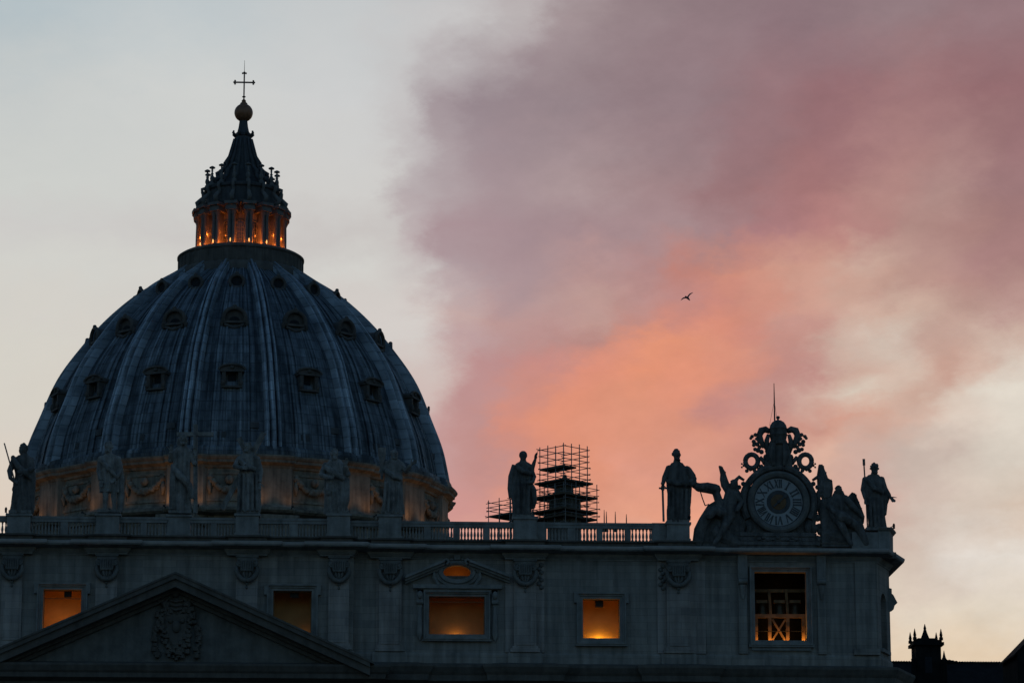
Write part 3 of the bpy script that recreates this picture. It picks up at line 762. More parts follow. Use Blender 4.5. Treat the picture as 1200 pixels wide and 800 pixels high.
def balustrade(label, x0, x1, y, groups, piers):
    """groups and piers are pixel spans measured along the rail"""
    xa, xb = X(x0, y, 615), X(x1, y, 615)
    t = thing('balustrade', ((xa + xb) / 2, y, 46.05), label, 'balustrade', 'balustrade runs along the roof edge')
    MB().box(xa, xb, y - 0.17, y + 0.25, 47.05, 47.3).box(xa, xb, y - 0.22, y + 0.3, 47.3, 47.5).build('rail', M_TRIM, t)
    for a_, b_ in piers:
        MB().box(X(a_, y, 615), X(b_, y, 615), y - 0.14, y + 0.22, 46.05, 47.05).build('pier', M_TRIM, t)
    first = True
    for a_, b_ in groups:
        A, B = X(a_, y, 615), X(b_, y, 615); n = max(2, round((B - A) / 0.268))
        for k in range(n):
            o = bpy.data.objects.new('baluster', BAL); COL.objects.link(o); attach(o, t)
            o.location = (A + (B - A) * (k + 0.5) / n, y + 0.04, 46.05)


balustrade('short balustrade end at the left edge with sky between its balusters', -30, 10, YC, [(-28, 9)], [(9, 10)])
balustrade('balustrade between the spear bearer and the bare legged statue', 36, 114, YC, [(36, 71), (80, 114)], [(71, 80)])
balustrade('balustrade between the bare legged statue and the cross bearer', 140, 197, YC, [(140, 165), (172, 197)], [(165, 172)])
balustrade('balustrade between the cross bearer and the statue with a slanted beam', 223, 277, YC, [(223, 247), (254, 277)], [(247, 254)])
balustrade('balustrade right of the statue with a slanted beam, before the stooping statue', 303, 384, YC, [(303, 339), (349, 384)], [(339, 349)])
balustrade('short balustrade squeezed between the stooping statue and the beckoning one', 410, 444, 0.0, [(414, 443)], [(410, 414)])
balustrade('long balustrade with pink sky showing through, left of the scaffolding', 470, 602, 0.0, [(471, 497), (505, 531), (539, 566), (574, 601)], [(497, 505), (531, 539), (566, 574)])
balustrade('balustrade with orange sky showing through, right of the scaffolding', 640, 765, 0.0, [(641, 665), (674, 699), (706, 732), (739, 764)], [(665, 674), (699, 706), (732, 739)])

# ------------------------------------------------------------------ statues
S = 0.0692


M_STAT2 = stone('backlit_statue_stone', (0.045, 0.042, 0.038), (0.23, 0.215, 0.2), 1.7, 0.5, 0.8, pit=5)  # darker copy of the statue stone, backlit shade put into its colour


def solidify(m, voxel=0.035, smooth=2):
    """fuse overlapping volumes into one carved skin"""
    me = m.mesh('carving'); o = bpy.data.objects.new('carving', me); COL.objects.link(o)
    md = o.modifiers.new('r', 'REMESH'); md.mode = 'VOXEL'; md.voxel_size = voxel
    if smooth:
        sm = o.modifiers.new('s', 'SMOOTH'); sm.factor = 0.5; sm.iterations = smooth
    dg = bpy.context.evaluated_depsgraph_get()
    out = bpy.data.meshes.new_from_object(o.evaluated_get(dg)); bpy.data.objects.remove(o)
    return out


def hand(m, w, d, nrm, s=1.0):
    """palm, four unequal fingers and a thumb; w wrist, d pointing direction, nrm palm normal"""
    w = Vector(w); d = Vector(d).normalized(); nrm = Vector(nrm).normalized(); sd = d.cross(nrm).normalized(); L = 0.36 * s
    m.tube([w, w + d * L * 0.35, w + d * L * 0.75], [0.085 * s, 0.12 * s, 0.11 * s], 8, 0.6)
    for k, ln in enumerate((0.30, 0.36, 0.33, 0.25)):
        o = sd * (k - 1.5) * 0.062 * s
        p0 = w + d * L * 0.6 + o; p1 = p0 + d * ln * 0.55 * s + o * 0.25; p2 = p1 + (d * 0.8 + nrm * 0.5).normalized() * ln * 0.5 * s
        m.tube([p0, p1, p2], [0.036 * s, 0.034 * s, 0.028 * s], 6)
    t0 = w + d * L * 0.25 - sd * 0.09 * s
    m.tube([t0, t0 + (d * 0.7 - sd * 0.8) * 0.17 * s, t0 + (d * 1.0 - sd * 0.85 + nrm * 0.3) * 0.27 * s], [0.045 * s, 0.04 * s, 0.03 * s], 6)


def head(m, c, r, turn=0.0, beard=True, hair='curly', tilt=0.0, seed=1):
    """head with brow, nose, ears, mouth, hair and beard; turn > 0 looks to the viewer's right"""
    rot = Matrix.Rotation(turn, 3, 'Z') @ Matrix.Rotation(tilt, 3, 'Y')
    c = Vector(c); rg = random.Random(seed)
    def P(x, y, z): return c + rot @ Vector((x * r, y * r, z * r))
    m.ball(c, (r * 0.78, r * 0.92, r * 1.08), 14, rot)
    m.ball(P(0, -0.32, -0.55), (r * 0.5, r * 0.5, r * 0.5), 10, rot)
    m.tube([P(0, -0.9, 0.22), P(0, -1.12, -0.12), P(0, -0.95, -0.2)], [r * 0.09, r * 0.16, r * 0.1], 6)
    m.tube([P(-0.5, -0.72, 0.25), P(0, -0.95, 0.3), P(0.5, -0.72, 0.25)], r * 0.12, 6)
    m.tube([P(-0.22, -0.86, -0.42), P(0.22, -0.86, -0.42)], r * 0.08, 6)
    for sx in (-1, 1):
        m.ball(P(sx * 0.8, 0.05, 0.0), (r * 0.1, r * 0.18, r * 0.24), 6, rot)
        m.ball(P(sx * 0.32, -0.74, 0.08), r * 0.12, 6)
    if hair in ('curly', 'long'):
        for k in range(26):
            a_ = rg.uniform(0, 6.283); e_ = rg.uniform(-0.2, 1.5)
            v = Vector((math.cos(a_) * math.cos(e_), math.sin(a_) * math.cos(e_), math.sin(e_)))
            if v.y < -0.5 and v.z < 0.62: continue
            m.ball(P(v.x * 0.82, v.y * 0.9 + 0.08, v.z * 1.02 + 0.08), r * rg.uniform(0.22, 0.34), 7)
    if hair == 'long':
        for sx in (-1, 0, 1):
            m.tube([P(sx * 0.7, 0.3, 0.3), P(sx * 0.85, 0.35 + 0.3 * (sx == 0), -0.5), P(sx * 0.8, 0.3 + 0.3 * (sx == 0), -1.25)], [r * 0.3, r * 0.34, r * 0.2], 8)
    if hair == 'cap': m.ball(P(0, 0.12, 0.28), (r * 0.9, r * 0.98, r * 0.9), 12, rot)
    if beard:
        for k in range(12): m.ball(P(rg.uniform(-0.45, 0.45), -0.72 + rg.uniform(-0.15, 0.15), -0.75 - rg.uniform(0, 0.45)), r * rg.uniform(0.2, 0.3), 7)


def statue(key, label, Y, base, rings, hd, arms=(), extra=None, parts=None, seed=0, turn=0.0, beard=True, hair='curly', fold=0.21, group='statues standing on the roof balustrade', plinth=13, tilt=0.0):
    """rings: (py, px, half width px, half depth px) from hem to shoulders; all measured in photo pixels on the plane y = Y"""
    b = at(*base, Y); t = thing('statue', (b.x, Y, b.z), label, 'statue', group)
    def P(px, py, dd=0.0): q = at(px, py, Y); return Vector((q.x, Y + dd, q.z))
    m = MB(); n = 48; R_ = []
    top = rings[-1][0]; bot = rings[0][0]
    steps = 40
    for i in range(steps + 1):
        py = bot + (top - bot) * i / steps
        for (y0, x0, w0, d0), (y1, x1, w1, d1) in zip(rings, rings[1:]):
            if y1 <= py <= y0:
                f = (y0 - py) / (y0 - y1); f = f * f * (3 - 2 * f) * 0.5 + f * 0.5
                px, hw, hd_ = x0 + (x1 - x0) * f, w0 + (w1 - w0) * f, d0 + (d1 - d0) * f; break
        c = P(px, py); amp = fold * (1.0 - 0.65 * i / steps); ring = []
        for k in range(n):
            a_ = 2 * math.pi * k / n; ca, sa = math.cos(a_), math.sin(a_)
            q = noise.noise(Vector((ca * 3.2 + seed * 9.1, sa * 3.2, i / steps * 2.0 + seed))) + 0.6 * noise.noise(Vector((ca * 7.0 + seed * 3.3 + i / steps * 1.5, sa * 7.0, i / steps * 3.0)))
            s_ = 1 + amp * q * 1.5
            s_ = max(0.72, s_ - 0.9 * amp * max(0.0, math.sin(a_ * (9 + seed % 3) + 2.2 * q + seed)) ** 3)
            ring.append((c.x + ca * hw * S * s_, c.y + sa * hd_ * S * s_, c.z))
        R_.append(ring)
    m.loft(R_)
    r = hd[2] * S
    c = P(hd[0], hd[1], -0.12)
    neck = P(hd[0] * 0.7 + rings[-1][1] * 0.3, rings[-1][0] + 1, 0.0)
    m.tube([neck, (neck + c) / 2, c], [r * 0.85, r * 0.62, r * 0.6], 10)
    head(m, c, r, turn, beard, hair, tilt, seed)
    for arm in arms:                       # (points (px,py,depth m), radii px, hand direction or None)
        pts = [P(*q) for q in arm[0]]; m.tube(pts, [v * S for v in arm[1]], 10)
        m.ball(pts[0], arm[1][0] * S * 1.1, 8)
        for q, v in list(zip(pts, arm[1]))[1:-1]: m.ball(q, v * S, 8)
        if len(arm) > 2 and arm[2]: hand(m, pts[-1], arm[2], arm[3] if len(arm) > 3 else (0, -1, 0), 1.15)
    if extra: extra(m, P)
    ms_ = M_STAT2 if key in ('s1', 's7', 's8', 's9') else M_STAT
    body = link('body', solidify(m), ms_, t, True)
    pm = MB(); q = P(*base)
    pm.box(q.x - plinth * S, q.x + plinth * S, Y - 0.6, Y + 0.6, q.z - 0.02, q.z + 0.22); pm.build('plinth', M_STAT, t)
    for nm, f in (parts or {}).items():
        pmb = MB(); f(pmb, P); pmb.build(nm, M_STAT, t, 40)
    return t


def mantle(m, P, pts, rad):
    """a rolled fold of cloak"""
    for off in (-0.3, 0.3):
        m.tube([P(x, y + off * r * 0.6, d - abs(off) * 0.1) for (x, y, d), r in zip(pts, rad)], [r * S * 0.62 for r in rad], 8)


YS, YQ = 0.1, -0.62


def ex1(m, P):
    mantle(m, P, [(15, 536, -0.2), (22, 548, -0.75), (31, 556, -0.8), (37, 562, -0.3)], [4, 4.5, 4, 3])
    m.tube([P(35, 540, 0.2), P(37.5, 560, 0.2), P(37, 580, 0.1), P(37, 600, 0.1)], [4 * S, 4.5 * S, 4 * S, 3 * S], 8)
    m.tube([P(20, 566, -0.5), P(19, 582, -0.55), P(17, 599, -0.4)], [4 * S, 4 * S, 3 * S], 8)
statue('s1', 'stone statue with a long thin spear, at the left end of the balustrade', YQ, (24, 602),
       [(602, 25, 13.5, 9), (590, 25.5, 12, 8), (570, 26, 10.5, 7.5), (556, 27, 9, 6.5), (544, 26.5, 10.5, 6.5), (537, 27, 10, 5.5), (533, 28, 6, 4)], (28.5, 526, 5.4),
       [([(17, 539, 0), (11.5, 552, -0.1), (13, 561, -0.5), (18, 566, -0.7)], [4.2, 3.4, 2.6, 2.0], (0.5, -0.6, -0.2)), ([(36, 539, 0), (38, 550, -0.3), (30, 555, -0.9)], [4, 3.6, 2.4], (-0.9, -0.3, 0))],
       ex1, {'spear': lambda m, P: m.tube([P(5.5, 520, -0.35), P(12.5, 545, -0.3), P(17, 561, -0.5), P(21, 575, -0.7)], 0.055, 6)}, 1, 0.9, False, 'long')


def ex2(m, P):
    for x0, x1 in ((124, 123.5), (133.5, 134)):
        m.tube([P(x0, 566, -0.1), P(x0, 580, -0.2), P(x1, 592, -0.1), P(x1, 599, -0.1)], [4.2 * S, 3.6 * S, 2.6 * S, 2.4 * S], 10)
        m.tube([P(x1, 599, 0), P(x1 - 0.5, 600, -0.5)], [2.4 * S, 2 * S], 8)
    m.tube([P(139, 540, 0.3), P(141, 560, 0.35), P(141, 580, 0.35), P(140, 600, 0.3)], [4 * S, 4.5 * S, 4.5 * S, 4 * S], 8)
    mantle(m, P, [(119, 540, -0.3), (127, 550, -0.7), (137, 560, -0.5)], [3.5, 4, 3])
statue('s2', 'stone statue in a short tunic with both lower legs bare and a cloak behind', YQ, (128, 601),
       [(577, 128.5, 11.5, 7.5), (566, 128.5, 11, 7.5), (555, 128.5, 9, 6.5), (545, 128.5, 10.5, 6.5), (537, 128.5, 11, 6), (532, 128.5, 6, 4)], (127.5, 524, 5.5),
       [([(118.5, 538, 0), (116, 552, -0.1), (118, 564, -0.4)], [4, 3.2, 2.4], (0.2, -0.3, -1)), ([(138, 538, 0), (141, 551, 0), (136, 562, -0.5)], [4, 3.2, 2.4], (-0.6, -0.5, -0.6))],
       ex2, None, 2, -0.3, True, 'curly')


def ex3(m, P):
    m.tube([P(205, 552, -0.6), P(214, 562, -0.75), P(222, 570, -0.6), P(226, 585, -0.4)], [4 * S, 4.5 * S, 4 * S, 3 * S], 8)
    m.tube([P(204, 545, -0.4), P(203, 565, -0.5), P(202, 598, -0.4)], [3.5 * S, 4 * S, 4 * S], 8)
def cross3(m, P):
    m.bar(P(229, 601, 0.1), P(229, 497, 0.1), 0.34); m.bar(P(207, 508.5, 0.1), P(250, 508.5, 0.1), 0.33, 0.32)
statue('s3', 'stone statue holding a tall upright cross, above the pediment peak', YQ, (211, 602),
       [(602, 211.5, 13, 9), (588, 211.5, 12, 8.5), (568, 212, 11, 8), (552, 213, 10, 7), (538, 213, 11, 6.5), (528, 213.5, 10.5, 5.5), (523, 214, 6, 4)], (214, 515, 5.6),
       [([(205, 530, 0), (200, 540, -0.3), (201, 531, -0.8)], [4, 3.3, 2.4], (0.1, -0.4, 1)), ([(222, 530, 0), (228, 543, -0.2), (229, 534, -0.3)], [4, 3.2, 2.4], (0, -0.2, 1))],
       ex3, {'cross': cross3}, 3, 0.15, True, 'long', 0.21)


def ex4(m, P):
    mantle(m, P, [(281, 540, -0.4), (289, 549, -0.8), (300, 551, -0.5)], [4, 4.5, 3.5])
    for k in range(5): m.tube([P(281 + k * 5, 556, -0.5), P(280.5 + k * 5.2, 578, -0.58), P(280 + k * 5.4, 600, -0.6)], [1.8 * S, 2.1 * S, 2.3 * S], 6)
def beam4(m, P):
    m.bar(P(260, 596, 0.25), P(309, 506, 0.3), 0.40, 0.34); m.bar(P(280, 512, 0.3), P(298, 548, 0.3), 0.40, 0.34)
statue('s4', 'stone statue in a long pleated robe against a slanted beam cross', YQ, (291, 602),
       [(602, 291, 13.5, 9), (585, 291.5, 12.5, 8.5), (565, 292, 11.5, 8), (550, 292, 11, 7), (540, 291, 11.5, 6.5), (534, 291, 10, 5.5), (530, 291, 6, 4)], (290.5, 524.5, 5.3),
       [([(281, 538, 0), (276, 547, -0.4), (284, 551, -0.9)], [4.2, 3.6, 2.6], (0.8, -0.4, 0)), ([(301, 538, 0), (305, 552, 0), (304, 566, -0.3)], [4, 3.6, 2.6], (0, -0.3, -1))],
       ex4, {'cross': beam4}, 4, -0.5, True, 'curly', 0.21)


def ex5(m, P):
    mantle(m, P, [(381, 548, -0.4), (391, 556, -0.85), (403, 562, -0.4)], [4.5, 5, 4])
    m.tube([P(400, 545, 0.2), P(405, 562, 0.1), P(405, 585, 0), P(402, 600, 0)], [4.5 * S, 5 * S, 5 * S, 4 * S], 8)
    m.ball(P(385, 575, -0.5), (4 * S, 0.3, 8 * S), 8)
statue('s5', 'stooping stone statue wrapped in a bulky cloak, over the pediment right end', YQ, (396, 603),
       [(603, 394, 13.5, 9), (588, 393.5, 13, 9), (570, 392, 13, 8.5), (556, 391.5, 12.5, 8), (547, 392, 11.5, 7), (541, 392.5, 9, 5.5), (538, 393, 6, 4)], (392, 532.5, 5.4),
       [([(382, 546, 0), (377, 557, -0.3), (384, 562, -0.9)], [4.6, 3.8, 2.6], (0.9, -0.4, 0.1)), ([(402, 546, 0), (408, 556, -0.2), (405, 547, -0.6)], [4.2, 3.2, 2.4], (0.2, -0.3, 1))],
       ex5, None, 5, 0.4, True, 'curly', 0.21)


def ex6(m, P):
    mantle(m, P, [(452, 552, -0.5), (461, 560, -0.8), (470, 562, -0.4)], [4, 4.5, 3.5])
    for k in range(4): m.tube([P(452 + k * 5, 566, -0.5), P(450.5 + k * 5.4, 585, -0.55), P(449 + k * 5.8, 602, -0.55)], [1.8 * S, 2 * S, 2.2 * S], 6)
def club6(m, P): m.tube([P(447.5, 562, -0.3), P(447.5, 543, -0.3), P(447.5, 534, -0.3), P(447.5, 526, -0.3)], [0.12, 0.16, 0.3, 0.34], 8)
statue('s6', 'stone statue holding up a club and stretching its other arm, by the dome right edge', YS, (459, 603),
       [(603, 460, 13, 9), (588, 460, 12, 8.5), (570, 461, 11, 8), (556, 461.5, 10.5, 7), (547, 461.5, 11, 6.5), (541, 462, 9.5, 5.5), (538, 462, 6, 4)], (462, 532.5, 5.2),
       [([(453, 544, 0), (447, 553, -0.2), (447.5, 546, -0.3)], [4.2, 3.4, 2.4], (0, -0.1, 1)), ([(470, 545, 0), (476, 552, -0.2), (481, 546, -0.6)], [4.2, 3.2, 2.2], (0.7, -0.3, 0.4))],
       ex6, {'club': club6}, 6, 0.3, True, 'cap', 0.21)


def ex7(m, P):
    m.tube([P(604, 545, 0.1), P(599.5, 558, 0.1), P(598.5, 572, 0.1), P(599, 583, 0.1)], [4.5 * S, 4.2 * S, 4 * S, 3 * S], 9)
    m.tube([P(602, 580, 0.2), P(603, 595, 0.1), P(605, 606, 0)], [3 * S, 2.5 * S, 2 * S], 8)
    m.tube([P(604, 547, -0.5), P(612, 554, -0.75), P(622, 556, -0.6)], [3 * S, 3.4 * S, 2.6 * S], 8)
    m.tube([P(622, 568, -0.4), P(625, 575, -0.5), P(626, 588, -0.4), P(624, 597, -0.3)], [2.6 * S, 3.4 * S, 3.2 * S, 2 * S], 8)
    for x in (607, 613.5, 619): m.tube([P(x, 562, -0.5), P(x, 582, -0.6), P(x - 0.5, 604, -0.5)], [2.0 * S, 2.2 * S, 2.2 * S], 7)
statue('s7', 'stone statue raising one hand in blessing, just left of the scaffolding', YS, (613, 607),
       [(607, 612.5, 10, 8), (595, 612.5, 10.5, 8), (580, 612, 12.5, 8), (566, 612, 11.5, 7), (555, 612, 10.5, 6.5), (547, 612.5, 10.5, 6), (543, 613, 8.5, 5), (541, 613, 5, 4)], (613, 534.5, 5.5),
       [([(620.5, 546.5, 0), (623.5, 551, -0.1), (625.5, 543, -0.2), (627, 539, -0.25)], [3.4, 3.0, 2.3, 1.7], (0.2, 0, 1), (0.9, -0.4, 0.1)), ([(621, 548, -0.2), (626, 559, -0.2), (624, 566, -0.6), (618, 568, -0.9)], [3.2, 2.5, 2.2, 1.8], (-0.9, -0.4, 0))],
       ex7, None, 7, 0.0, False, 'cap', 0.21)


def ex8(m, P):
    m.tube([P(806, 550, 0.1), P(811, 558, -0.1), P(813, 566, -0.2), P(808, 570, -0.6)], [4.6 * S, 4.5 * S, 3.6 * S, 2.6 * S], 9)
    mantle(m, P, [(780, 565, -0.6), (793, 569, -0.9), (808, 568, -0.6)], [3.2, 3.6, 3.2])
    for k in range(5): m.tube([P(783 + k * 5.2, 574, -0.55), P(783 + k * 5, 592, -0.6), P(783.5 + k * 4.8, 610, -0.55)], [1.9 * S, 2.1 * S, 2.1 * S], 7)
    m.tube([P(807, 570, 0), P(806, 588, 0), P(804, 610, 0)], [4 * S, 4 * S, 3.4 * S], 8)
def sword8(m, P):
    m.bar(P(775.8, 574, -0.5), P(777, 612, -0.5), 0.17, 0.10); m.bar(P(771.5, 573, -0.5), P(781, 573, -0.5), 0.13, 0.13); m.ball(P(775.5, 567.5, -0.5), 0.14, 8)
statue('s8', 'bearded stone statue resting one hand on a downward sword', YS, (794, 613),
       [(613, 793.5, 13, 9), (596, 794, 12.5, 8.5), (580, 795, 13, 8.5), (566, 795, 13.5, 8), (554, 794.5, 12, 7), (547, 794, 10, 6), (542, 793.5, 6.5, 4.5)], (793, 533, 5.7),
       [([(784, 549, 0), (778.5, 560, -0.2), (776, 568.5, -0.45)], [4.2, 3.2, 2.1], (-0.1, -0.3, -1)), ([(805, 550, 0), (813, 561, -0.1), (806, 568, -0.8)], [4.4, 3.6, 2.4], (-0.9, -0.3, 0))],
       ex8, {'sword': sword8}, 8, 0.1, True, 'curly', 0.21)


def ex9(m, P):
    m.tube([P(1031, 560, 0.1), P(1036, 573, 0), P(1040, 580, -0.2), P(1037, 590, 0), P(1036, 603, 0)], [4.2 * S, 4.5 * S, 4 * S, 3.4 * S, 3 * S], 9)
    mantle(m, P, [(1014, 562, -0.4), (1023, 574, -0.8), (1034, 578, -0.5)], [3.5, 4, 3.4])
    for k in range(4): m.tube([P(1018 + k * 4.6, 584, -0.5), P(1019 + k * 4.6, 600, -0.55), P(1020 + k * 4.8, 620, -0.5)], [1.8 * S, 2 * S, 2 * S], 7)
def staff9(m, P):
    m.tube([P(1012, 537.5, 0), P(1013.2, 556, 0), P(1015, 590, -0.1), P(1016.5, 621, -0.1)], 0.06, 6); m.bar(P(1012.2, 537.5, 0), P(1012.5, 545, 0), 0.2, 0.1)
statue('s9', 'curly haired stone statue with a short halberd, at the right end of the roofline', YS, (1026, 622),
       [(622, 1029, 11.5, 8.5), (605, 1026.5, 10.5, 8), (590, 1025, 11, 8), (575, 1023.5, 12.5, 7.5), (566, 1023, 12.5, 7), (560, 1023.5, 10, 6), (556, 1024, 6, 4.5)], (1024.5, 549, 5.5),
       [([(1014, 562, 0), (1011, 574, -0.1), (1013, 585, -0.4)], [3.8, 3, 2.2], (0.1, -0.3, -1)), ([(1033, 562, 0), (1037, 575, -0.2), (1042, 583, -0.4)], [4, 3.4, 2.2], (0.6, -0.3, -0.8))],
       ex9, {'halberd': staff9}, 9, 0.2, True, 'curly', 0.2, plinth=12)

# ------------------------------------------------------------------ clock with its angels
CY = 0.0
def PC(px, py, dd=0.0): q = at(px, py, CY); return Vector((q.x, CY + dd, q.z))
cc = PC(912, 588.5); u = S
clock = thing('clock', PC(912, 640), 'large round stone clock with black roman numerals, crowned by tiara and keys', 'clock')
m = MB()
m.box(X(866), X(958), -0.3, 0.9, 45.4, Z(625, 0, 912)).box(X(862), X(961), -0.42, 0.95, Z(639, 0, 912), Z(635, 0, 912)).box(X(868), X(956), -0.4, 0.9, Z(629, 0, 912), Z(624.5, 0, 912))
for x0, x1 in ((868, 884), (888, 936), (940, 955)): m.box(X(x0), X(x1), -0.36, -0.28, Z(634.4, 0, 912), Z(630, 0, 912))
for k in range(9): m.ball((X(890 + k * 5.5), -0.4, Z(632, 0, 912) + 0.1 * math.sin(k * 2)), (0.2, 0.12, 0.14), 7)
m.build('clock_base', M_STAT2, clock, 40)
def ring_prof(m, prof, a0=0.0, a1=2 * math.pi, n=72):
    """profile (radius m, y) spun round the clock centre in the plane of the front"""
    rings = []; full = a1 - a0 > 6.28
    for k in range(n if full else n + 1):
        a_ = a0 + (a1 - a0) * k / n; rings.append([(cc.x + r * math.sin(a_), y, cc.z + r * math.cos(a_)) for r, y in prof])
    np_ = len(prof); vs = [p for r in rings for p in r]; L = len(rings)
    fs = [(k * np_ + j, ((k + 1) % L) * np_ + j, ((k + 1) % L) * np_ + (j + 1) % np_, k * np_ + (j + 1) % np_) for k in range(L if full else L - 1) for j in range(np_)]
    if not full: fs += [tuple(range(np_)), tuple(range((L - 1) * np_, L * np_))]
    m.add(vs, fs)
m = MB()
ring_prof(m, [(2.0 * 0 + 29.5 * u, 0.3), (29.5 * u, -0.32), (31 * u, -0.42), (34 * u, -0.46), (36.5 * u, -0.36), (37.2 * u, -0.2), (37.2 * u, 0.3)])
m.build('bezel', M_CARV, clock, 40)
m = MB()
ring_prof(m, [(37.4 * u, 0.6), (37.4 * u, -0.18), (39 * u, -0.35), (42.5 * u, -0.38), (45.5 * u, -0.2), (45.5 * u, 0.6)], R(-118), R(118), 60)
m.ball(cc + Vector((0, 0.35, 0)), (37.3 * u, 0.45, 37.3 * u), 48)
m.prism([(PC(x, y).x, PC(x, y).z) for x, y in ((868, 641), (956, 641), (953, 622), (948, 606), (944, 596), (880, 596), (876, 606), (871, 622))], 0.15, 0.75)
m.build('clock_case', M_STAT2, clock, 40)
dl = MB()
ring_prof(dl, [(9.3 * u, -0.11), (9.3 * u, -0.17), (29.4 * u, -0.17), (29.4 * u, -0.11)])
dial = dl.build('dial', M_DIAL, clock, 40)
m = MB()
ring_prof(m, [(28.3 * u, -0.16), (28.3 * u, -0.2), (29.3 * u, -0.2), (29.3 * u, -0.16)]); ring_prof(m, [(9.35 * u, -0.16), (9.35 * u, -0.195), (14.0 * u, -0.195), (14.0 * u, -0.16)])
m.build('minute_track', M_SPIRE, dial)
gd = MB(); ring_prof(gd, [(0.02, -0.12), (0.02, -0.24), (6 * u, -0.22), (9.2 * u, -0.19), (9.2 * u, -0.12)]); 
gd.build('dial_centre', M_CTR, clock, 40)


def numeral(txt, hour):
    """strokes of a roman numeral standing on the inner ring, feet to the centre"""
    h = 10.2 * u; sw = 0.15; adv = {'I': 0.27, 'V': 0.60, 'X': 0.60}
    tot = sum(adv[c_] for c_ in txt); a_ = R(30 * hour); up = Vector((math.sin(a_), 0, math.cos(a_))); rt = Vector((math.cos(a_), 0, -math.sin(a_)))
    sq = min(1.0, 0.66 / tot); adv = {k_: v_ * sq for k_, v_ in adv.items()}; tot *= sq; sw *= 0.45 + 0.4 * sq
    o = cc + up * (16.9 * u) + Vector((0, -0.185, 0)); m = MB(); x = -tot / 2; dz = 0
    def st(x0, z0, x1, z1, w):
        nonlocal dz
        dz += 0.003; p = o + rt * x0 + up * z0; q = o + rt * x1 + up * z1; t = (q - p); L = t.length; t.normalize()
        m.obox((p + q) / 2 + Vector((0, -dz, 0)), t * (L / 2), t.cross(Vector((0, 1, 0))) * (w / 2), Vector((0, 0.012, 0)))
    for c_ in txt:
        w = adv[c_]
        if c_ == 'I': st(x + w / 2, 0, x + w / 2, h, sw)
        if c_ == 'V': st(x + 0.14 * w, h, x + w / 2, 0, sw); st(x + 0.86 * w, h, x + w / 2, 0, 0.06)
        if c_ == 'X': st(x + 0.14 * w, h, x + 0.86 * w, 0, sw); st(x + 0.86 * w, h, x + 0.14 * w, 0, 0.06)
        if c_ == 'I': st(x + 0.02, 0.04, x + w - 0.02, 0.04, 0.06); st(x + 0.02, h - 0.04, x + w - 0.02, h - 0.04, 0.06)
        x += w
    m.build('numeral', M_NUM, dial)


for h_, tx in enumerate(('XII', 'I', 'II', 'III', 'IIII', 'V', 'VI', 'VII', 'VIII', 'IX', 'X', 'XI')): numeral(tx, h_)
hd_a = R(48); dv = Vector((math.sin(hd_a), 0, math.cos(hd_a))); sv = Vector((math.cos(hd_a), 0, -math.sin(hd_a)))
m = MB(); c0 = cc + Vector((0, -0.28, 0))
m.obox(c0 + dv * 0.15, dv * 0.72, sv * 0.07, Vector((0, 0.02, 0))); m.obox(c0 + dv * 0.8, dv * 0.18, sv * 0.14, Vector((0, 0.021, 0))); m.ball(c0, (0.16, 0.06, 0.16), 10)
m.build('hand', M_NUM, clock)
# crest: block, tiara, lappets, crossed keys
m = MB()
m.prism([(PC(895, 550).x, PC(895, 550).z), (PC(929, 550).x, PC(929, 550).z), (PC(926, 530).x, PC(926, 530).z), (PC(921, 516).x, PC(921, 516).z), (PC(903, 516).x, PC(903, 516).z), (PC(898, 530).x, PC(898, 530).z)], -0.25, 0.5)
m.tube([PC(906, 520, -0.3), PC(904, 535, -0.42), PC(906, 546, -0.35)], [3 * S, 4 * S, 2 * S], 8); m.tube([PC(919, 520, -0.3), PC(920, 535, -0.42), PC(918, 546, -0.35)], [3 * S, 4 * S, 2 * S], 8)
m.box(PC(907, 0).x, X(917, 0, 548), -0.5, -0.2, Z(553, 0, 912), Z(541, 0, 912))
m.build('crest_block', M_STAT2, clock, 40)
m = MB(); tb = PC(912.5, 519)
m.lathe([(0.02, 0), (0.66, 0), (0.72, 0.25), (0.62, 0.3), (0.72, 0.75), (0.78, 0.8), (0.72, 0.85), (0.74, 1.25), (0.79, 1.3), (0.72, 1.36), (0.66, 1.6), (0.5, 1.85), (0.28, 2.0), (0.1, 2.05), (0.06, 2.12), (0.15, 2.2), (0.17, 2.27), (0.12, 2.36), (0.02, 2.4)], 24, (tb.x, 0.15, tb.z - 0.1))
m.build('tiara', M_STAT2, clock, 50)
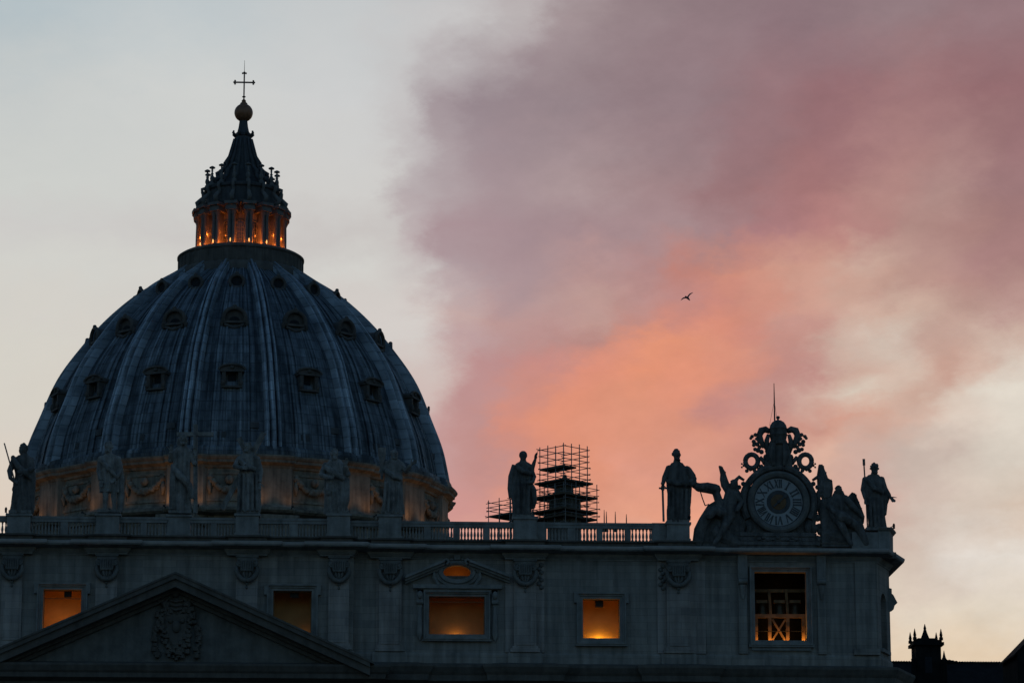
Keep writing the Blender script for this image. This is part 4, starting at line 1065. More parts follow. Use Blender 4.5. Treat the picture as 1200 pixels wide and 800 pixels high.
for sx in (-1, 1):
    def Q(x, y, dd=0.0): return PC(912.5 + sx * x, y, dd)
    m = MB()
    m.tube([Q(10, 505, 0.2), Q(15, 502.5, 0.15), Q(20, 504, 0.1), Q(22.5, 510, 0.1), Q(20, 517, 0.1), Q(17, 524, 0.1)], [3.0 * S, 4.0 * S, 4.4 * S, 4 * S, 3.4 * S, 2.6 * S], 8)
    m.tube([Q(12, 509, 0), Q(14, 516, -0.05), Q(14, 528, -0.05)], [2 * S, 3 * S, 2 * S], 8)
    m.build('lappet', M_STAT2, clock, True)
    m = MB()
    m.tube([Q(-2, 545, 0.1), Q(8, 532, 0.1), Q(20, 519, 0.1), Q(27, 512.5, 0.1)], [2.0 * S, 2.2 * S, 2.0 * S, 1.8 * S], 8)
    for x, y, r_ in ((32.5, 513, 1.6), (29, 517, 2.2), (27, 509, 2.0), (31, 511, 1.9), (25, 520, 2.3), (29, 521, 1.9), (24, 527, 2.6), (20, 529, 2.4), (27.5, 526, 2.0)): m.ball(Q(x, y, 0.1), r_ * 1.25 * S, 8)
    m.tube([Q(31.5 + 7.4 * math.cos(t / 16 * 6.283), 540 + 8 * math.sin(t / 16 * 6.283), 0.1) for t in range(17)], 3.0 * S, 8)
    m.tube([Q(38, 545, 0.1), Q(42, 545, 0.1)], 1.5 * S, 6); m.ball(Q(43, 543, 0.1), 1.3 * S, 6); m.ball(Q(43, 547, 0.1), 1.3 * S, 6)
    m.tube([Q(22, 535, 0.1), Q(14, 544, 0.1)], 2.4 * S, 8)
    for x, y in ((18, 548), (23, 549), (28, 551), (33, 549.5)): m.ball(Q(x, y, 0.1), 2.4 * S, 8)
    for x, y, r_ in ((12, 528, 4), (14, 535, 4), (10, 541, 4.5), (16, 541, 3.5), (17, 521, 2.4), (22, 523, 2.6), (9, 521, 4), (20, 546, 3), (37, 551, 2.4)): m.ball(Q(x, y, 0.2), r_ * S, 8)
    m.build('key', M_STAT2, clock, True)
    m = MB()                                     # pierced scrolls beside the case
    m.tube([Q(40, 562, 0.2), Q(46, 558, 0.2), Q(50, 562, 0.2), Q(50, 572, 0.2), Q(46, 580, 0.2), Q(48, 588, 0.2), Q(45, 598, 0.2)], [1.5 * S, 2.4 * S, 2.6 * S, 3.2 * S, 3.2 * S, 2.6 * S, 3 * S], 8)
    m.tube([Q(38, 570, 0.2), Q(42, 578, 0.2), Q(41, 590, 0.2), Q(43, 602, 0.2), Q(40, 614, 0.2), Q(42, 624, 0.2)], [3 * S, 3 * S, 2.6 * S, 3.4 * S, 3.4 * S, 3 * S], 8)
    m.tube([Q(36, 610, 0.1), Q(34, 618, 0), Q(36, 626, -0.1)], [4 * S, 4 * S, 3 * S], 8)
    for x, y, r_ in ((50, 579, 3), (52, 586, 2.6), (49, 600, 3), (52, 609, 3.4), (48, 616, 4), (44, 594, 4), (46, 606, 4.5), (50, 622, 5), (44, 618, 5), (46, 570, 3), (41, 566, 3), (53, 631, 6), (46, 632, 6), (47, 586, 2.6)): m.ball(Q(x, y, 0.25), r_ * S, 8)
    m.build('scroll', M_STAT2, clock, True)


def angel(label, base, limbs, blobs, hd, wings, turn, seed, mass):
    b = PC(*base); t = thing('angel_statue', (b.x, CY, b.z), label, 'statue', 'winged figures flanking the clock')
    m = MB()
    for pts, rad in limbs: m.tube([PC(*p) for p in pts], [r * S for r in rad], 10); [m.ball(PC(*p), r * S, 8) for p, r in zip(pts, rad)]
    m.prism([(PC(*q_).x, PC(*q_).z) for q_ in mass], CY - 0.25, CY + 0.5)
    for (p, r) in blobs: m.ball(PC(*p), tuple(v * S for v in r), 12)
    head(m, PC(*hd[:2], -0.35), hd[2] * S, turn, False, 'curly', 0, seed)
    m.tube([PC(hd[0], hd[1], -0.3), PC(hd[0], hd[1] + 7, -0.1)], [hd[2] * 0.6 * S, hd[2] * 0.9 * S], 8)
    link('body', solidify(m), M_STAT2, t, True)
    for pts, dd, th in wings:
        m = MB(); q = [PC(*p) for p in pts]
        m.prism([(v.x, v.z) for v in q], dd, dd + th)
        cx = sum(v.x for v in q) / len(q); cz = sum(v.z for v in q) / len(q)
        m.prism([(cx + (v.x - cx) * 0.82, cz + (v.z - cz) * 0.86) for v in q], dd - 0.1, dd + 0.05)
        for k in range(1, 5):                       # feather shafts
            a_, c_ = q[0], q[len(q) // 2]; e_ = q[k % len(q)]; m.tube([(cx, dd - 0.05, cz), (e_.x * 0.9 + cx * 0.1, dd - 0.1, e_.z * 0.9 + cz * 0.1)], 0.09, 5)
        m.build('wing', M_STAT2, t)
    return t


angel('winged stone figure left of the clock with one arm stretched toward the sword statue', (846, 641),
      [([(839, 573, 0.1), (829, 571, 0.1), (819, 570.5, 0.1), (811, 566.5, 0.1)], [6.6, 6.6, 5.4, 3.2]),
       ([(838, 573, 0.1), (842, 585, 0.1), (846, 596, 0)], [4.6, 5.0, 6.5]),
       ([(857, 577, 0), (855, 592, -0.1), (852, 606, -0.1)], [7.5, 9.5, 10]),
       ([(850, 604, -0.3), (836, 600, -0.8), (830, 606, -0.9)], [7, 6, 5]),
       ([(852, 608, -0.4), (848, 618, -0.8), (842, 630, -0.7), (836, 638, -0.8)], [6.5, 4.6, 3.2, 2.4]),
       ([(832, 600, -0.5), (824, 612, -0.4), (820, 624, -0.3), (818, 636, -0.3)], [6, 6.5, 6.5, 6]),
       ([(862, 580, -0.3), (868, 590, -0.5), (862, 600, -0.9)], [4, 3.4, 2.4]),
       ([(840, 624, 0), (850, 630, 0), (862, 636, 0)], [9, 9, 7]), ([(866, 608, 0.1), (868, 622, 0.1), (866, 636, 0.1)], [4, 5, 5])],
      [((846, 592, 0.0), (6, 5, 8)), ((828, 622, 0.1), (9, 6, 11)), ((846, 620, 0.1), (14, 7, 14)), ((858, 626, 0.2), (12, 6, 12))],
      (859, 568.5, 4.9), [([(843, 544.5), (846, 545), (850, 551), (853, 560), (857, 570), (857, 580), (851, 576), (846, 568), (844.5, 560), (845, 554)], 0.25, 0.4)], -0.4, 21,
      [(829, 592), (836, 588), (842, 584), (866, 586), (868, 641), (811, 641), (814, 618), (820, 606)])
m = MB().tube([PC(821, 576, 0.1), PC(823.5, 584, 0.1), PC(826.5, 592, 0.1)], 0.05, 5).tube([PC(826.5, 592, 0.1), PC(831, 590, 0.1)], 0.04, 5)
_angels = [o for o in COL.objects if o.name.startswith('angel_statue')]
m.build('cord', M_STAT2, _angels[0])
angel('winged stone figure reclining right of the clock, both wings folded', (984, 641),
      [([(983, 580, 0), (981, 592, -0.1), (979, 604, -0.1)], [7.5, 9, 9.5]),
       ([(976, 585, -0.2), (971, 594, -0.4), (976, 602, -0.8)], [4, 3.6, 2.6]),
       ([(990, 584, -0.1), (997, 592, -0.3), (1004, 600, -0.5), (1010, 606, -0.4)], [4.6, 4.2, 3.2, 2.4]),
       ([(979, 604, -0.3), (986, 608, -0.8), (994, 612, -0.7)], [8, 7, 5.6]),
       ([(980, 610, -0.5), (986, 620, -0.8), (991, 630, -0.7), (996, 639, -0.8)], [5.6, 4.6, 3.3, 2.4]),
       ([(994, 612, -0.5), (1004, 618, -0.5), (1010, 628, -0.4), (1014, 637, -0.4)], [6, 5.5, 5, 4]),
       ([(966, 590, 0.2), (965, 602, 0.1), (968, 616, 0.1), (970, 632, 0.1)], [5.5, 5, 6, 6]),
       ([(972, 626, 0.1), (988, 630, 0.2), (1004, 632, 0.2)], [9, 10, 8])],
      [((982, 616, 0.1), (13, 6, 14)), ((1000, 622, 0.2), (12, 6, 13)), ((968, 606, 0.2), (6, 5, 10)), ((991, 596, 0.1), (9, 6, 12))],
      (982, 575.5, 5.0), [([(960.5, 543), (964.5, 543), (968, 551), (971, 559), (976, 562), (977, 572), (975, 584), (966, 586), (959.5, 572), (958.5, 556)], 0.3, 0.45),
                          ([(995, 580), (999, 575.5), (1003, 577), (1007, 586), (1011, 596), (1014, 604), (1013, 612), (1004, 606), (996, 596)], 0.3, 0.45)], 0.5, 33,
       [(963, 588), (974, 582), (990, 584), (1008, 606), (1013, 620), (1015, 641), (963, 641), (962, 610)])
# end pedestal and cornice block at the corner
b = MB().box(X(999), X(1042.5), -0.5, 1.2, 45.4, Z(624.5, 0, 1026)).build('pedestal', M_TRIM, facade)
MB().run([(X(1030), -0.55), (X(1043), -0.55), (X(1052), 1.6), (X(1052.5), 4)], [(-0.8, 45.4), (0.0, 45.4), (0.02, 46.95), (0.18, 47.05), (0.3, 47.2), (-0.8, 47.5)]).build('parapet_block', M_TRIM, facade)

# lightning rod behind the tiara, thin rods on the roof, small lamps on arms
def rod(label, px, y0, y1, Y, guys=False, r_=0.035, group='thin metal rods on the roof'):
    t = at(px, y0, Y); bz = at(px, y1, Y)
    o = thing('lightning_rod', (t.x, Y, bz.z), label, 'lightning rod', group)
    MB().tube([(t.x, Y, bz.z - 0.5), (t.x, Y, (t.z + bz.z) / 2), (t.x, Y, t.z)], [r_ * 1.5, r_ * 1.2, r_ * 0.6], 6).build('pole', M_IRON, o)
    if guys:
        for dx in (-5, 5):
            q = at(px + dx, y1, Y); MB().tube([(t.x, Y, t.z * 0.55 + bz.z * 0.45), (q.x, Y + 0.2, bz.z - 0.3)], 0.013, 5).build('guy_wire', M_IRON, o)
    else: MB().box(t.x - 0.15, t.x + 0.15, Y - 0.15, Y + 0.15, bz.z - 0.7, bz.z - 0.45).build('foot', M_IRON, o)
rod('tall thin lightning rod with guy wires rising behind the clock tiara', 907, 449, 494, 1.4, True, 0.045)
rod('taller rod of the close pair beside the scaffolding', 708, 597, 613, 6.0)
rod('shorter rod of the close pair beside the scaffolding', 710.6, 599, 613, 6.0)
rod('lone rod between the close pair and the thinnest rod', 721, 599, 613, 6.0)
rod('thinnest rod, nearest to the statue with the sword', 734, 602, 613, 6.0)


def arm_lamp(label, pts, Y):
    q = [at(x, y, Y) for x, y in pts]; o = thing('arm_lamp', q[0], label, 'lamp', 'small lamps on brackets at the roof edge')
    MB().tube(q, 0.035, 6).build('bracket', M_IRON, o)
    MB().ball(q[-1], (0.11, 0.11, 0.2), 8).box(q[-1].x - 0.08, q[-1].x + 0.08, Y - 0.08, Y + 0.08, q[-1].z - 0.26, q[-1].z - 0.05).build('lamp_head', M_IRON, o)
arm_lamp('small dark lamp on a horizontal bracket at the right corner of the roofline', [(1040, 618.5), (1044, 617.5), (1047.5, 615.5)], 0.8)
arm_lamp('small dark lamp at the feet of the statue with the sword', [(807, 612), (808, 609), (808, 605.5)], -0.3)
arm_lamp('small dark lamp beside the feet of the spear bearer at the far left', [(8.5, 602.5), (7.5, 599.5), (7, 596.5)], -0.9)

# boxes hung in the lit windows, the belfry timber and its bells
def box_lamp(label, l, r, t, b, Y):
    p, q = at(l, t, Y), at(r, b, Y)
    o = MB().box(p.x, q.x, Y, Y + 0.45, q.z, p.z).box(p.x + 0.05, q.x - 0.05, Y - 0.05, Y, q.z + 0.05, p.z - 0.06).bar(((p.x + q.x) / 2, Y + 0.2, p.z - 0.02), ((p.x + q.x) / 2, Y + 0.2, p.z + 0.5), 0.07).build('hanging_box', M_IRON)
    tag(o, label, 'box', 'dark boxes hanging in the lit windows')
box_lamp('small dark box at the top of the evenly orange window, left of the pediment', 75.5, 83.5, 690.5, 699, YC + 0.75)
box_lamp('small dark box at the top of the nearly unlit window, right of the pediment', 340, 350, 693, 699.5, YC + 0.75)
box_lamp('small dark box at the top of the brightest yellow window', 697.5, 707, 702.5, 710.5, 0.75)

bf = thing('timber_belfry', (sum(OW5[:2]) / 2, 1.6, OW5[2]), 'timber bell frame with cross braces in the tall window under the clock', 'belfry')
def PB(px, py, dd=0.0): q = at(px, py, 1.3 + dd); return Vector((q.x, 1.3 + dd, q.z))
for px in (886, 902, 923, 941.5):
    MB().bar(PB(px, 762), PB(px, 721.5), 0.26, 0.3).build('post', M_WOOD, bf)
for px in (902, 922): MB().bar(PB(px + 1, 720, 0.9), PB(px - 1, 690, 0.9), 0.22).build('post', M_WOOD, bf)
MB().bar(PB(880, 721.5), PB(948, 721.5), 0.3, 0.34).build('beam', M_WOOD, bf)
MB().bar(PB(880, 692, 1.0), PB(948, 692, 1.0), 0.26).build('beam', M_WOOD, bf)
MB().bar(PB(905, 725, 0.02), PB(920, 750, 0.02), 0.15).build('brace', M_WOOD, bf)
MB().bar(PB(920.5, 725, 0.1), PB(905, 750, 0.1), 0.15).build('brace', M_WOOD, bf)
MB().tube([PB(885, 739, -0.3), PB(942, 739, -0.3)], 0.03, 6).build('handrail', M_IRON, bf)
for k, px in enumerate((893, 913.5, 932)):
    q = PB(px, 722, 0.7); lab = ('bronze bell in the left bay of the timber frame', 'bronze bell above the cross braces', 'bronze bell in the right bay of the timber frame')[k]
    t = thing('bell', q, lab, 'bell', 'bells in the window under the clock')
    MB().lathe([(0.50, 0.05), (0.52, 0.1), (0.42, 0.35), (0.36, 0.7), (0.30, 0.95), (0.15, 1.05), (0.02, 1.08)], 20, q).build('bell_body', M_BRNZ, t, 50)
    MB().box(q.x - 0.45, q.x + 0.45, q.y - 0.1, q.y + 0.1, q.z + 1.1, q.z + 1.35).build('headstock', M_WOOD, t)
    MB().ball((q.x, q.y, q.z + 0.06), 0.1, 8).build('clapper', M_IRON, t)
for px, e in ((889, 26), (905, 34), (920, 34), (941, 50)):
    q = PB(px, 754, -0.55); lamp('bell_lamp', 'POINT', q, e, (1.0, 0.42, 0.06), bf, shadow_soft_size=0.12)

# ------------------------------------------------------------------ the dome
DC = Vector((0.12, 137.0, 0.0))
dome = thing('church_dome', (0, 137, 45), 'huge ribbed lead dome with tiers of dormers and a glowing lantern', 'dome')
PROF = [(26.0, 75.0), (25.7, 76.6), (25.1, 79.2), (23.9, 82.4), (21.95, 87.2), (19.25, 91.3), (16.35, 94.9), (12.8, 98.25), (9.5, 100.5), (7.8, 101.7)]
PROF = [(r - 0.35 - 0.35 * r / 26, z) for r, z in PROF]


def cr_spline(P, n=8):
    out = []
    for i in range(len(P) - 1):
        p0 = P[max(i - 1, 0)]; p1 = P[i]; p2 = P[i + 1]; p3 = P[min(i + 2, len(P) - 1)]
        for k in range(n):
            t = k / n
            out.append(tuple(0.5 * (2 * p1[j] + (p2[j] - p0[j]) * t + (2 * p0[j] - 5 * p1[j] + 4 * p2[j] - p3[j]) * t * t + (3 * p1[j] - p0[j] - 3 * p2[j] + p3[j]) * t ** 3) for j in range(2)))
    out.append(P[-1]); return out


DP = cr_spline(PROF)


def dprof(z):
    for (r0, z0), (r1, z1) in zip(DP, DP[1:]):
        if z0 <= z <= z1:
            f = (z - z0) / (z1 - z0); sl = math.atan2(r0 - r1, z1 - z0); return r0 + (r1 - r0) * f, sl
    return DP[-1][0], 1.0


def dlink(mb, name, material, parent, smooth=None, rot=0.0):
    """dome pieces are modelled round the axis, so that the material's object space turns with them"""
    me = mb if isinstance(mb, bpy.types.Mesh) else mb.mesh(name)
    o = link(name, me, material, None, smooth)
    o.parent = parent
    o.matrix_parent_inverse = Matrix.Translation(DC - WORLD_LOC[dome.name]) if parent is dome else Matrix.Identity(4)
    o.rotation_euler.z = rot
    return o


# shell with flat battens that divide each of the sixteen panels
sh = MB().lathe(DP, 192)
for k in range(16):
    for off in (-0.086, -0.047, 0.047, 0.086):
        rings = []
        for i, (r, z) in enumerate(DP):
            a_ = -math.pi / 2 + k * math.pi / 8 + off * (0.75 + 0.25 * r / 26); hw = 0.0045 + 0.03 / max(r, 4)
            rings.append([(rr * math.cos(b_), rr * math.sin(b_), z) for rr, b_ in ((r - 0.1, a_ - hw), (r + 0.22, a_ - hw), (r + 0.22, a_ + hw), (r - 0.1, a_ + hw))])
        sh.loft(rings)
dlink(sh, 'dome_shell', M_LEAD, dome, 40)
# rib: broad band with two raised rolls
rb = MB()
prof_rib = [(-1.0, -0.1), (-1.0, 0.6), (-0.88, 0.9), (-0.58, 0.9), (-0.48, 0.15), (-0.34, 0.15), (-0.22, 1.15), (0.22, 1.15), (0.34, 0.15), (0.48, 0.15), (0.58, 0.9), (0.88, 0.9), (1.0, 0.6), (1.0, -0.1)]
rings = []
for i, (r, z) in enumerate(DP):
    _, sl = dprof(min(z, 101.65)); hw = 0.36 + 0.62 * (r / 26) ** 1.1; hh = 0.6 + 0.5 * r / 26
    ring = []
    for s_, o_ in prof_rib:
        rr = r + o_ * hh * math.cos(sl); zz = z + o_ * hh * math.sin(sl); ring.append((s_ * hw, -rr, zz))
    rings.append(ring)
rb.loft(rings); RIB = rb.mesh('rib'); RIB.materials.append(M_RIB)
for k in range(16): dlink(RIB, 'rib', None, dome, 40 if k == 0 else None, R(11.25 + 22.5 * k))


def local(z, out=0.0, du=0.0, dv=0.0):
    """point on the front panel: out from the skin, du across, dv up the skin"""
    r, sl = dprof(z); n_ = Vector((0, -math.cos(sl), math.sin(sl))); up = Vector((0, math.sin(sl), math.cos(sl)))
    return Vector((du, -r, z)) + n_ * out + up * dv


def shrink(mb, k, z):
    r, _ = dprof(z); mb.v = [(x * k, -r + (y + r) * k, z + (q - z) * k) for x, y, q in mb.v]; return mb


def dormer_low(z):
    """upright stone window with a small curved hood"""
    r, sl = dprof(z); f = -r - 0.95
    m = MB()
    for sx in (-1, 1):
        m.box(sx * 1.02 - 0.24, sx * 1.02 + 0.24, f, f + 2.4, z - 1.1, z + 0.75)
        m.ball((sx * 1.15, f - 0.02, z - 0.7), (0.28, 0.25, 0.5), 8)
    m.box(-1.5, 1.5, f - 0.15, f + 2.6, z + 0.72, z + 0.95); m.box(-1.35, 1.35, f - 0.1, f + 2.4, z - 1.32, z - 1.1)
    pts = [(1.55 * math.cos(math.pi * k / 10), z + 0.95 + 0.62 * math.sin(math.pi * k / 10)) for k in range(11)]
    m.prism(pts, f + 0.05, f + 2.8)
    q = [(1.7 * math.cos(math.pi * k / 10), f - 0.05, z + 0.95 + 0.72 * math.sin(math.pi * k / 10)) for k in range(11)]; m.tube(q, 0.16, 6)
    m.ball((0, f, z + 1.3), (0.3, 0.2, 0.25), 8); m.box(-0.8, 0.8, f + 0.9, f + 2.4, z - 1.1, z + 0.75)
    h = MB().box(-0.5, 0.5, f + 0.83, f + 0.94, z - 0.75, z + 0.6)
    m, h = shrink(m, 0.92, z), shrink(h, 0.92, z)
    return m, h


def dormer_mid(z):
    """round-topped eyelid hood"""
    r, sl = dprof(z); f = -r - 0.85; m = MB()
    q = [(1.35 * math.cos(math.pi * (-0.12 + 1.24 * k / 14)), f, z + 1.25 * math.sin(math.pi * (-0.12 + 1.24 * k / 14))) for k in range(15)]; m.tube(q, 0.25, 8)
    pts = [(1.3 * math.cos(2 * math.pi * k / 20), z + 1.2 * math.sin(2 * math.pi * k / 20)) for k in range(20)]
    m.prism(pts, f + 0.3, f + 4.2)
    m.box(-1.6, 1.6, f - 0.15, f + 1.2, z - 0.62, z - 0.35); m.tube([(-1.2, f, z - 0.8), (0, f - 0.1, z - 1.25), (1.2, f, z - 0.8)], 0.2, 7); m.ball((0, f, z + 1.45), 0.28, 8)
    for sx in (-1, 1): m.ball((sx * 1.5, f + 0.1, z - 0.6), (0.26, 0.25, 0.5), 8)
    pts = [(0.66 * math.cos(math.pi * k / 12), z - 0.3 + 0.55 * math.sin(math.pi * k / 12)) for k in range(13)]
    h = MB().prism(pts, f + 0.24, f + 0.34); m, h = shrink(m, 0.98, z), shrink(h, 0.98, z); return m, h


def dormer_top(z):
    """small round eye"""
    r, sl = dprof(z); f = -r - 0.7; m = MB()
    q = [(0.85 * math.cos(2 * math.pi * k / 18), f, z + 0.8 * math.sin(2 * math.pi * k / 18)) for k in range(19)]; m.tube(q, 0.2, 8)
    m.prism([(0.85 * math.cos(2 * math.pi * k / 18), z + 0.8 * math.sin(2 * math.pi * k / 18)) for k in range(18)], f + 0.2, f + 4.0)
    m.ball((0, f, z + 1.0), 0.25, 8)
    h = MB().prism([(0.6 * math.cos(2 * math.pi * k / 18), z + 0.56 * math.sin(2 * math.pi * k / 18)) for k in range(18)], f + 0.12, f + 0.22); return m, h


for fn, z in ((dormer_low, 84.1), (dormer_mid, 92.3), (dormer_top, 98.2)):
    m, h = fn(z); dm = m.mesh('dormer'); dm.materials.append(M_DORM); hm = h.mesh('opening'); hm.materials.append(M_HOLE)
    for k in range(16):
        o = dlink(dm, 'dormer', None, dome, 40 if k == 0 else None, R(22.5 * k))
        dlink(hm, 'opening', None, o)
# small hatches low on the panels
for du, z in ((-1.0, 77.0), (2.75, 78.2)):
    r, sl = dprof(z); hm = MB().box(du - 0.5, du + 0.5, -r - 0.1, -r + 0.6, z - 0.35, z + 0.35).mesh('hatch'); hm.materials.append(M_SPIRE)
    for k in range(16): dlink(hm, 'hatch', None, dome, None, R(22.5 * k))

# attic of the drum: wall, cornice that breaks forward under each rib, panels and festoons
def drum_mul(ext, half=0.088):
    def f(a_, j):
        t = (a_ + math.pi / 2 - R(11.25)) / R(22.5); d_ = abs(t - round(t)) * R(22.5)
        return 1 + ext if d_ < half else 1.0
    return f
NS = 16 * 24
MB().lathe([(25.2, 60), (25.2, 68.6), (25.5, 68.7), (25.5, 73.2)], NS, rmul=drum_mul(0.022)).mesh('x')
dlink(MB().lathe([(24.6, 58), (24.6, 68.2), (25.3, 68.3), (25.3, 73.1)], NS, rmul=drum_mul(0.03)), 'drum_attic', M_DRUM, dome)
dlink(MB().lathe([(25.2, 73.0), (25.55, 73.05), (25.6, 73.3), (25.95, 73.45), (26.3, 73.55), (26.35, 73.85), (26.5, 73.95), (26.65, 74.2), (26.65, 74.35), (26.0, 74.5), (25.2, 74.55)], NS, rmul=drum_mul(0.022)), 'drum_cornice', M_DRUM, dome)
dlink(MB().lathe([(25.3, 74.45), (26.1, 74.5), (26.15, 74.9), (25.95, 75.0), (25.9, 75.4), (25.5, 75.6)], NS, rmul=drum_mul(0.022)), 'lead_base_step', M_LEAD, dome)
dlink(MB().lathe([(24.6, 67.6), (26.0, 67.75), (26.3, 68.0), (26.3, 68.25), (25.6, 68.5), (25.2, 68.9)], NS, rmul=drum_mul(0.03)), 'drum_base_moulding', M_DRUM, dome)
fm_ = MB()
for x0, x1, z0, z1 in ((-2.75, 2.75, 72.25, 72.5), (-2.75, 2.75, 69.15, 69.4), (-2.75, -2.5, 69.4, 72.25), (2.5, 2.75, 69.4, 72.25)):
    segs = 6
    for k in range(segs):
        xa, xb = x0 + (x1 - x0) * k / segs, x0 + (x1 - x0) * (k + 1) / segs
        if x1 - x0 < 1 and k: break
        if x1 - x0 < 1: xa, xb = x0, x1
        y = -math.sqrt(25.3 ** 2 - max(abs(xa), abs(xb)) ** 2) - 0.06
        fm_.box(xa, xb, y - 0.1, y + 0.4, z0, z1)
fm_ = fm_.mesh('panel_frame'); fm_.materials.append(M_DRUM)
gl = MB(); rg = random.Random(5)
for k in range(25):
    t = k / 24 * 2 - 1; x = t * 2.1; z = 71.75 - 1.35 * (1 - t * t); y = -math.sqrt(25.3 ** 2 - x * x) - 0.25
    for q in range(3): gl.ball((x + rg.uniform(-0.1, 0.1), y - rg.uniform(0, 0.25), z + rg.uniform(-0.2, 0.2)), rg.uniform(0.2, 0.36) * (1.25 - 0.4 * abs(t)), 7)
for sx in (-1, 1):
    y = -math.sqrt(25.3 ** 2 - 4.6) - 0.2
    gl.ball((sx * 2.15, y, 71.9), (0.4, 0.35, 0.4), 8); gl.tube([(sx * 2.2, y, 71.6), (sx * 2.3, y - 0.1, 70.8), (sx * 2.2, y, 70.0)], [0.2, 0.3, 0.12], 7)
gl.ball((0, -25.65, 71.6), (0.5, 0.45, 0.55), 10); gl.ball((0, -26.0, 71.5), (0.2, 0.25, 0.25), 8)
gl = gl.mesh('garland'); gl.materials.append(M_DRUM)
bt = MB().box(-2.0, 2.0, -29.6, -24.8, 62.5, 66.2).box(-2.35, 2.35, -30.0, -24.8, 66.2, 66.9)
for sx in (-1, 1): bt.tube([(sx * 1.1, -29.0, 56), (sx * 1.1, -29.0, 62.5)], 0.6, 12)
bt = bt.mesh('buttress'); bt.materials.append(M_DRUM)
for k in range(16):
    dlink(fm_, 'panel_frame', None, dome, None, R(22.5 * k)); dlink(gl, 'garland', None, dome, True if k == 0 else None, R(22.5 * k))
    dlink(bt, 'buttress', None, dome, 40 if k == 0 else None, R(11.25 + 22.5 * k))
# plain roofs that carry the drum
rf = MB().box(-40, 40, 98, 180, 40, 54.5).box(-40, 40, 41, 98, 40, 45.0).build('church_roof', M_TILE); tag(rf, kind='structure')
for k in range(-4, 5):                             # small uplights bracketed off the ledge under the drum attic
    for off, e_ in ((-0.125, 36), (0.125, 50)):
        a_ = -math.pi / 2 + k * R(22.5) + off; p = Vector((DC.x + math.cos(a_) * 27.7, 137 + math.sin(a_) * 27.7, 68.5)); tgt = Vector((DC.x + math.cos(a_) * 25.4, 137 + math.sin(a_) * 25.4, 72.0))
        l_ = lamp('uplight', 'SPOT', p, e_ * (1 + 0.35 * math.sin(k * 2.3 + off * 30)), (1.0, 0.47, 0.17), None, spot_size=R(125), spot_blend=0.9, shadow_soft_size=0.12)
        l_.rotation_euler = (tgt - p).to_track_quat('-Z', 'Y').to_euler()
        MB().box(p.x - 0.14, p.x + 0.14, p.y - 0.14, p.y + 0.14, p.z - 0.3, p.z - 0.14).bar((p.x, p.y, p.z - 0.25), (DC.x + math.cos(a_) * 25.9, 137 + math.sin(a_) * 25.9, p.z - 0.55), 0.08).build('uplight_fitting', M_IRON, dome)


def LZ(z):
    K = [(105.7, 104.6), (110.15, 109.15), (111.15, 110.25), (114.1, 113.15), (116.22, 115.6), (119.8, 119.8)]
    if z <= K[0][0]: return z - 1.1
    for (a0, b0), (a1, b1) in zip(K, K[1:]):
        if z <= a1: return b0 + (b1 - b0) * (z - a0) / (a1 - a0)
    return z


def LM(mb): mb.v = [(x, y, LZ(z)) for x, y, z in mb.v]; return mb


# gallery round the foot of the lantern
dlink(MB().lathe([(8.4, 101.0), (8.3, 101.9), (8.05, 102.15), (7.75, 102.3), (7.72, 103.9), (7.9, 104.0), (7.9, 104.2), (7.6, 104.4), (7.3, 104.55), (4.2, 104.6)], 96), 'gallery', M_PEDSTONE, dome, 40)
for k in range(48):
    a_ = 2 * math.pi * k / 48
    if math.sin(a_) < 0.25: dlink(MB().box(7.72 * math.cos(a_) - 0.1, 7.72 * math.cos(a_) + 0.1, 7.72 * math.sin(a_) - 0.1, 7.72 * math.sin(a_) + 0.1, 102.35, 103.95), 'gallery_post', M_PEDSTONE, dome)
lan = dlink(LM(MB().lathe([(4.1, 105.2), (4.1, 111.0), (4.9, 111.3)], 64)), 'lantern', M_DRUM, dome, 40)
# piers with paired columns
pr = MB().box(-0.28, 0.28, -5.35, -3.9, 105.7, 110.15)
for sx in (-1, 1): pr.lathe([(0.32, 105.7), (0.32, 105.95), (0.25, 106.05), (0.24, 108), (0.21, 109.6), (0.33, 109.85), (0.36, 110.15)], 12, (sx * 0.27, -5.45, 0))
pr.box(-0.72, 0.72, -5.95, -3.9, 110.15, 110.45).box(-0.66, 0.66, -5.85, -3.9, 110.45, 110.8).box(-0.8, 0.8, -6.15, -3.9, 110.8, 111.15)
pr = LM(pr).mesh('column_pair'); pr.materials.append(M_LANT)
lw = MB().prism([(-0.52, 105.9), (0.52, 105.9)] + [(0.52 * math.cos(math.pi * k / 10), 108.6 + 0.55 * math.sin(math.pi * k / 10)) for k in range(11)], -4.14, -4.0)
lw = LM(lw).mesh('window'); lw.materials.append(M_GLASS)
la = MB()
for k in range(4): la.box(-0.42 + k * 0.28 - 0.02, -0.42 + k * 0.28 + 0.02, -4.19, -4.13, 105.9, 109.0)
for k in range(6): la.box(-0.52, 0.52, -4.195, -4.135, 106.3 + k * 0.5, 106.34 + k * 0.5)
la.tube([(0.6 * math.cos(math.pi * (k / 12)), -4.12, 108.6 + 0.65 * math.sin(math.pi * k / 12)) for k in range(13)], 0.1, 6)
la = LM(la).mesh('window_grille'); la.materials.append(M_LANT)
lb = MB().ball((0, -5.95, 106.35), (0.075, 0.075, 0.26), 8); lb = LM(lb).mesh('bulb'); lb.materials.append(M_BULB)
sc_ = MB().tube([(0, -4.5, 114.1), (0, -5.05, 113.9), (0, -5.0, 113.4), (0, -4.75, 113.0), (0, -5.15, 112.5), (0, -5.65, 112.0), (0, -5.55, 111.6), (0, -5.0, 111.5)], [0.2, 0.22, 0.2, 0.2, 0.28, 0.3, 0.26, 0.2], 8)
sc_ = LM(sc_).mesh('scroll'); sc_.materials.append(M_LANT)
